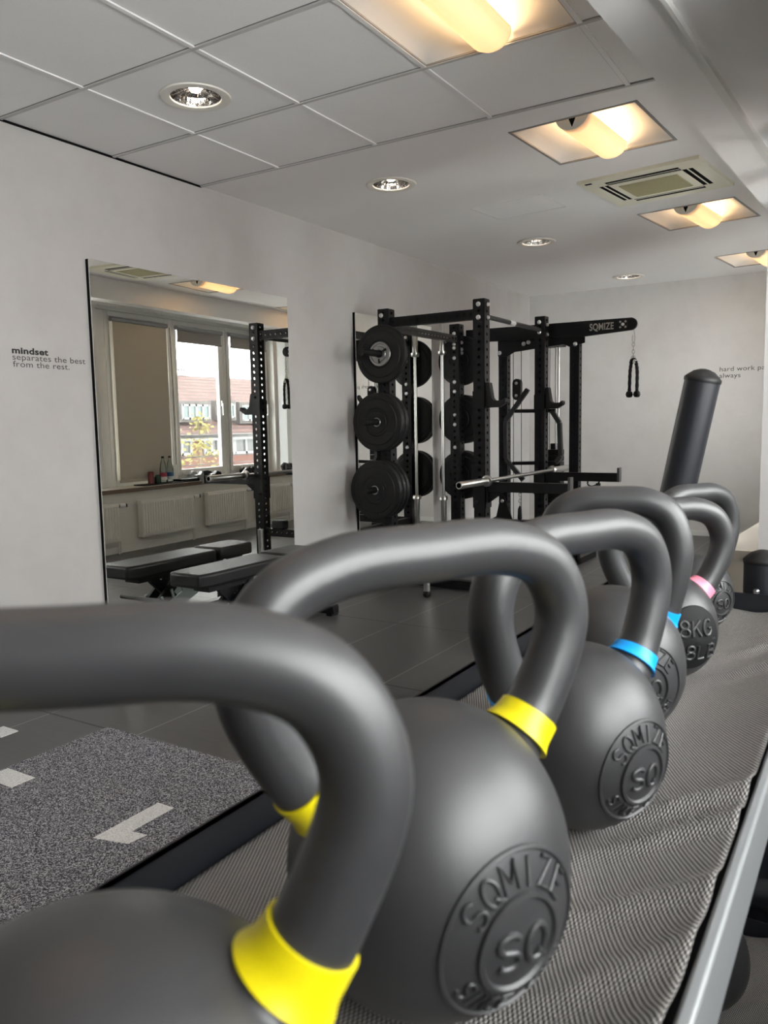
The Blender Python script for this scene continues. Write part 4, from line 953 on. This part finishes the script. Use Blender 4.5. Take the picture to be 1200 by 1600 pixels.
# woven liners
def liner(label, z, y0, y1, seed):
    rnd = random.Random(seed); nx, ny = 70, 240; vs = []
    folds = [(rnd.uniform(y0, y1), rnd.uniform(0.3, 0.9), rnd.uniform(0.004, 0.010), rnd.uniform(0.012, 0.03)) for _ in range(16)]
    for j in range(ny+1):
        y = y0+(y1-y0)*j/ny
        for i in range(nx+1):
            x = X0+0.004+(X1-0.004-X0-0.004)*i/nx; dx = X1-0.003-x
            h = 0.0020
            e = max(0, 1-dx/0.115); h += 0.0385*e**1.7*(0.94+0.06*math.sin(y*9+seed))
            e2 = max(0, 1-(y1-y)/0.05); h += 0.006*e2*e2*(0.5+0.5*math.sin(x*40))
            k = min(1, max(0, (x-(X1-0.135))/0.07))
            for fy, sl, am, wd in folds:
                d = (y-fy-(x-3.1)*sl)/wd; h += am*k*math.exp(-d*d)
            vs.append((x, y, z+h))
    fs = [(j*(nx+1)+i, j*(nx+1)+i+1, (j+1)*(nx+1)+i+1, (j+1)*(nx+1)+i) for j in range(ny) for i in range(nx)]
    m = MB().add(vs, fs); return tag(new('mesh_liner', m, WEAVE, ang=80, solid=0.0012), label, 'shelf liner')
liner('woven grey brown mesh liner on the upper shelf under the kettlebells', TZ+0.0012, Y0+0.005, Y1-0.004, 4)
liner('woven grey mesh liner on the lower shelf of the storage rack', LZ+0.0012, Y0+0.005, Y1-0.004, 9)

# ---------------------------------------------------------------- kettlebells
def arc(cx_, cy_, rx, ry, a0, a1, n=8): return [(cx_+rx*math.cos(math.radians(a0+(a1-a0)*k/n)), cy_+ry*math.sin(math.radians(a0+(a1-a0)*k/n))) for k in range(n+1)]
GLYPH = {
 'S': [arc(0.35, 0.75, 0.33, 0.25, 25, 270)+arc(0.35, 0.25, 0.33, 0.25, 90, -155)[1:]],
 'Q': [arc(0.35, 0.5, 0.35, 0.5, 0, 360, 20), [(0.38, 0.28), (0.72, -0.04)]],
 'M': [[(0.0, 0), (0.0, 1), (0.35, 0.35), (0.70, 1), (0.70, 0)]],
 'I': [[(0.35, 0), (0.35, 1)]], 'Z': [[(0.02, 1), (0.68, 1), (0.02, 0), (0.68, 0)]],
 'E': [[(0.68, 1), (0.05, 1), (0.05, 0), (0.68, 0)], [(0.05, 0.52), (0.56, 0.52)]],
 'N': [[(0.02, 0), (0.02, 1), (0.68, 0), (0.68, 1)]], 'C': [arc(0.38, 0.5, 0.36, 0.5, 45, 315, 14)],
 '1': [[(0.15, 0.78), (0.38, 1), (0.38, 0)]], '9': [arc(0.35, 0.70, 0.30, 0.30, 0, 360, 14), [(0.65, 0.70), (0.60, 0.30), (0.38, 0.0), (0.15, 0.03)]],
 '8': [arc(0.35, 0.76, 0.27, 0.24, 0, 360, 14), arc(0.35, 0.26, 0.33, 0.26, 0, 360, 14)],
 'K': [[(0.04, 0), (0.04, 1)], [(0.66, 1), (0.06, 0.42)], [(0.26, 0.60), (0.68, 0)]],
 'G': [arc(0.37, 0.5, 0.36, 0.5, 45, 330, 14)+[(0.70, 0.45), (0.42, 0.45)]],
 'L': [[(0.06, 1), (0.06, 0), (0.64, 0)]],
 'B': [[(0.05, 0), (0.05, 1), (0.40, 1), (0.60, 0.90), (0.60, 0.64), (0.40, 0.53), (0.05, 0.53)], [(0.40, 0.53), (0.66, 0.40), (0.66, 0.13), (0.42, 0.0), (0.05, 0.0)]],
}
def kettlebell(label, x, y, R, rot, w, H, t_, b, dz, band, logo, style, base_z, grp='kettlebells in a row on the upper shelf', vs_=1.13, bands=(2.6, 8.4)):
    zc = 0.955*R
    root = thing('kettlebell', label, 'kettlebell', (x, y, base_z+max(dz, 0)+0.001), rot, grp)
    # local frame: u along the handle = +x, emblem faces -y
    r_ = [(b*R, 0.66*R), (b*R+(w-b*R)*0.55, 0.66*R+0.32*R), (w, R+0.46*H), (w*0.86, R+0.83*H), (w*0.5, R+0.985*H), (0, R+H)]
    l_ = [(-u, z) for u, z in r_[::-1][1:]]
    path = [Vector((p.x, 0, p.y+zc)) for p in catmull([(u, z, 0) for u, z in r_+l_], 12)]
    inn = Vector((path[0].x*0.55, 0, zc+0.25*R)); inn2 = Vector((-inn.x, 0, inn.z))
    n = len(path)
    def rad(i):
        k = min(i, n-1-i); return t_*(1+0.22*max(0, 1-k/13.0)**1.5)
    m = MB(); prof = []
    for k in range(41):
        th = -pi/2+pi*k/40; hz = zc+R*math.sin(th)*(vs_ if th > 0 else 1)
        if hz < 0: continue
        prof.append((R*max(0, math.cos(th))**(0.88 if th > 0 and vs_ > 1.05 else 1), hz))
    prof = [(prof[0][0]-0.004, 0.0)]+prof
    m.lathe(prof, 64)
    m.tube([inn]+path+[inn2], [t_*1.2]+[rad(i) for i in range(n)]+[t_*1.2], 28)
    body = new('body', m, IRON, root, local=True, ang=0)
    rm = body.modifiers.new('remesh', 'REMESH'); rm.mode = 'VOXEL'; rm.voxel_size = 0.0021; rm.use_smooth_shade = True
    sm = body.modifiers.new('smooth', 'SMOOTH'); sm.factor = 0.5; sm.iterations = 12
    dg = bpy.context.evaluated_depsgraph_get(); me = bpy.data.meshes.new_from_object(body.evaluated_get(dg)); body.modifiers.clear(); body.data = me
    me.polygons.foreach_set('use_smooth', [True]*len(me.polygons))
    b0, b1 = bands
    if band:
        for i0, i1, lab in ((b0, b1, 1), (n-1-b1, n-1-b0, -1)):
            pts = []; rr = []
            for k in range(11):
                q = i0+(i1-i0)*k/10; a = int(q); fr = q-a
                p = path[a].lerp(path[min(a+1, n-1)], fr); kk = min(q, n-1-q)
                pts.append(p); rr.append(t_*(1+0.22*max(0, 1-kk/13.0)**1.5)*1.03+0.0009+0.0020*max(0, 1-(kk-b0)/3.2)**2)
            new('colour_band', MB().tube(pts, rr, 40), band, root, local=True, ang=50)
    if logo is not None:
        nrm = Vector(logo).normalized(); up = (Vector((0, 0, 1))-nrm*nrm.z).normalized(); rt = up.cross(nrm)
        C0 = Vector((0, 0, zc))
        def SURF(d, h):                          # point on the (shouldered) ball surface in direction d, raised by h
            c_ = math.sqrt(d.x*d.x+d.y*d.y); k = (c_**0.88 if d.z > 0 and vs_ > 1.05 else c_)/max(c_, 1e-6)
            return C0+Vector((d.x*k, d.y*k, d.z*(vs_ if d.z > 0 else 1)))*R+d*h
        def onball(a, b_, h):
            d = nrm*math.sqrt(max(0, R*R-a*a-b_*b_))+rt*a+up*b_; return SURF(d.normalized(), h)
        m = MB()
        def ring(r0, r1, h):
            N = 72; vs = []; fs = []
            pr = [(r0, -0.001), (r0+(r1-r0)*0.25, h), (r1-(r1-r0)*0.25, h), (r1, -0.001)]
            for k in range(N):
                a = 2*pi*k/N
                for rr, hh in pr: vs.append(onball(rr*math.cos(a), rr*math.sin(a), hh))
            for k in range(N):
                k2 = (k+1) % N
                for q in range(3): fs.append((k*4+q, k*4+q+1, k2*4+q+1, k2*4+q))
            m.add(vs, fs)
        def strokes(ch, size):
            out = []
            for pl_ in GLYPH[ch]: out.append([((q[0]-0.35)*size, (q[1]-0.5)*size) for q in pl_])
            return out
        def emboss(pts, r, hh):
            P3 = [onball(a, b_, hh-r) for a, b_ in pts]
            m.tube(P3, r, 8)
        def word(txt, size, rad_, spread, flip=False, r=0.0012, hh=0.0012):
            for k, ch in enumerate(txt):
                if ch == ' ': continue
                a = (k-(len(txt)-1)/2)*spread; th = -a
                for pl_ in strokes(ch, size):
                    pts = []
                    for px, py in pl_:
                        yy = py+(-rad_ if flip else rad_)
                        pts.append((px*math.cos(th)-yy*math.sin(th), px*math.sin(th)+yy*math.cos(th)))
                    emboss(pts, r, hh)
        def line(txt, size, cx_, cy_, hh=0.0014, r=0.0016):
            for k, ch in enumerate(txt):
                ox = (k-(len(txt)-1)/2)*size*0.92
                for pl_ in strokes(ch, size): emboss([(a+ox+cx_, b_+cy_) for a, b_ in pl_], r, hh)
        if style == 'ring':
            ring(0.505*R, 0.545*R, 0.0016); ring(0.27*R, 0.33*R, 0.0022)
            word('SQMIZE', 0.145*R, 0.415*R, 0.36, False, 0.0150*R, 0.021*R); word('SINCE 1991', 0.115*R, 0.415*R, -0.235, True, 0.0130*R, 0.019*R)
            line('SQ', 0.235*R, 0, 0, 0.026*R, 0.024*R)
            new('emblem', m, IRON, root, local=True, ang=30)
        else:
            m2 = MB(); N = 60; vs = []; fs = []
            for rr, hh in ((0.0, 0.0018), (0.30*R, 0.0018), (0.57*R, 0.0016), (0.60*R, -0.001)):
                for k in range(N): vs.append(onball(rr*math.cos(2*pi*k/N), rr*math.sin(2*pi*k/N), hh))
            for q in range(3):
                for k in range(N): fs.append((q*N+k, q*N+(k+1) % N, (q+1)*N+(k+1) % N, (q+1)*N+k))
            m2.add(vs, fs); d_ = new('face_disc', m2, simple('dark_iron_face', (0.005, 0.005, 0.0055), 0.7, spec=0.3), root, local=True, ang=40)
            line('8KG', 0.26*R, 0, 0.21*R, 0.05*R, 0.028*R); line('18LB', 0.26*R, 0, -0.22*R, 0.05*R, 0.028*R)
            a = [(-0.45*R, -0.012*R), (0.45*R, -0.012*R), (0.45*R, 0.018*R), (-0.45*R, 0.018*R)]
            m.add([onball(*q, 0.0032) for q in a]+[onball(*q, -0.001) for q in a], [(0, 1, 2, 3), (0, 1, 5, 4), (2, 3, 7, 6), (1, 2, 6, 5), (3, 0, 4, 7)])
            new('weight_lettering', m, IRON, d_, local=True, ang=30)
    return root
KZ = CAMZ-0.3745
KB = [
 ('nearest kettlebell with yellow bands, its handle filling the lower left corner', 3.0455, 0.167, 0.0992, 0.7074, 0.1023, 0.1021, 0.0177, 0.636, 0.0011, YEL, (0, -1, -0.1), 'ring', 1.02, (4.0, 10.0)),
 ('second kettlebell from the camera, yellow bands and ringed emblem', 3.038, 0.4322, 0.0915, 1.1486, 0.1224, 0.1104, 0.0190, 0.7691, 0.0035, YEL, None, 'ring'),
 ('third kettlebell from the camera, blue bands and emblem in full view', 3.0483, 0.7019, 0.0800, 1.1802, 0.1094, 0.1132, 0.0194, 0.9098, 0.003, BLU, None, 'ring'),
 ('fourth kettlebell from the camera, blue band mostly hidden, tall handle', 3.0134, 0.9352, 0.0850, 0.3326, 0.0732, 0.1135, 0.0175, 0.6035, 0.0, BLU, None, 'ring'),
 ('small kettlebell with pink bands and dark weight face', 3.0208, 1.1880, 0.0720, 0.8146, 0.0926, 0.1038, 0.0172, 0.6148, 0.0, PNK, None, 'weight'),
 ('last kettlebell of the row, behind the pink banded one', 3.0062, 1.4749, 0.0654, 0.9857, 0.0826, 0.1156, 0.0175, 0.68, 0.0, None, None, 'ring'),
]
LOGO_TARGETS = {1: (-0.02, -0.97, -0.10), 2: (-0.06, -0.98, -0.10), 3: (0.42, -0.9, -0.05), 4: (0.0, -1, 0.0), 5: (0.0, -1, -0.06)}
for i, q in enumerate(KB):
    lg = q[11] if i == 0 else LOGO_TARGETS[i]
    kettlebell(q[0], *q[1:10], q[10], lg, q[12], KZ, vs_=q[13] if len(q) > 13 else 1.13, bands=q[14] if len(q) > 14 else (2.6, 8.4))
kettlebell('kettlebell on the lower shelf of the storage rack', 3.035, 1.42, 0.088, 0.9, 0.088, 0.09, 0.0175, 0.66, 0, None, None, 'ring', LZ+0.0045, 'kettlebells on the lower shelf')
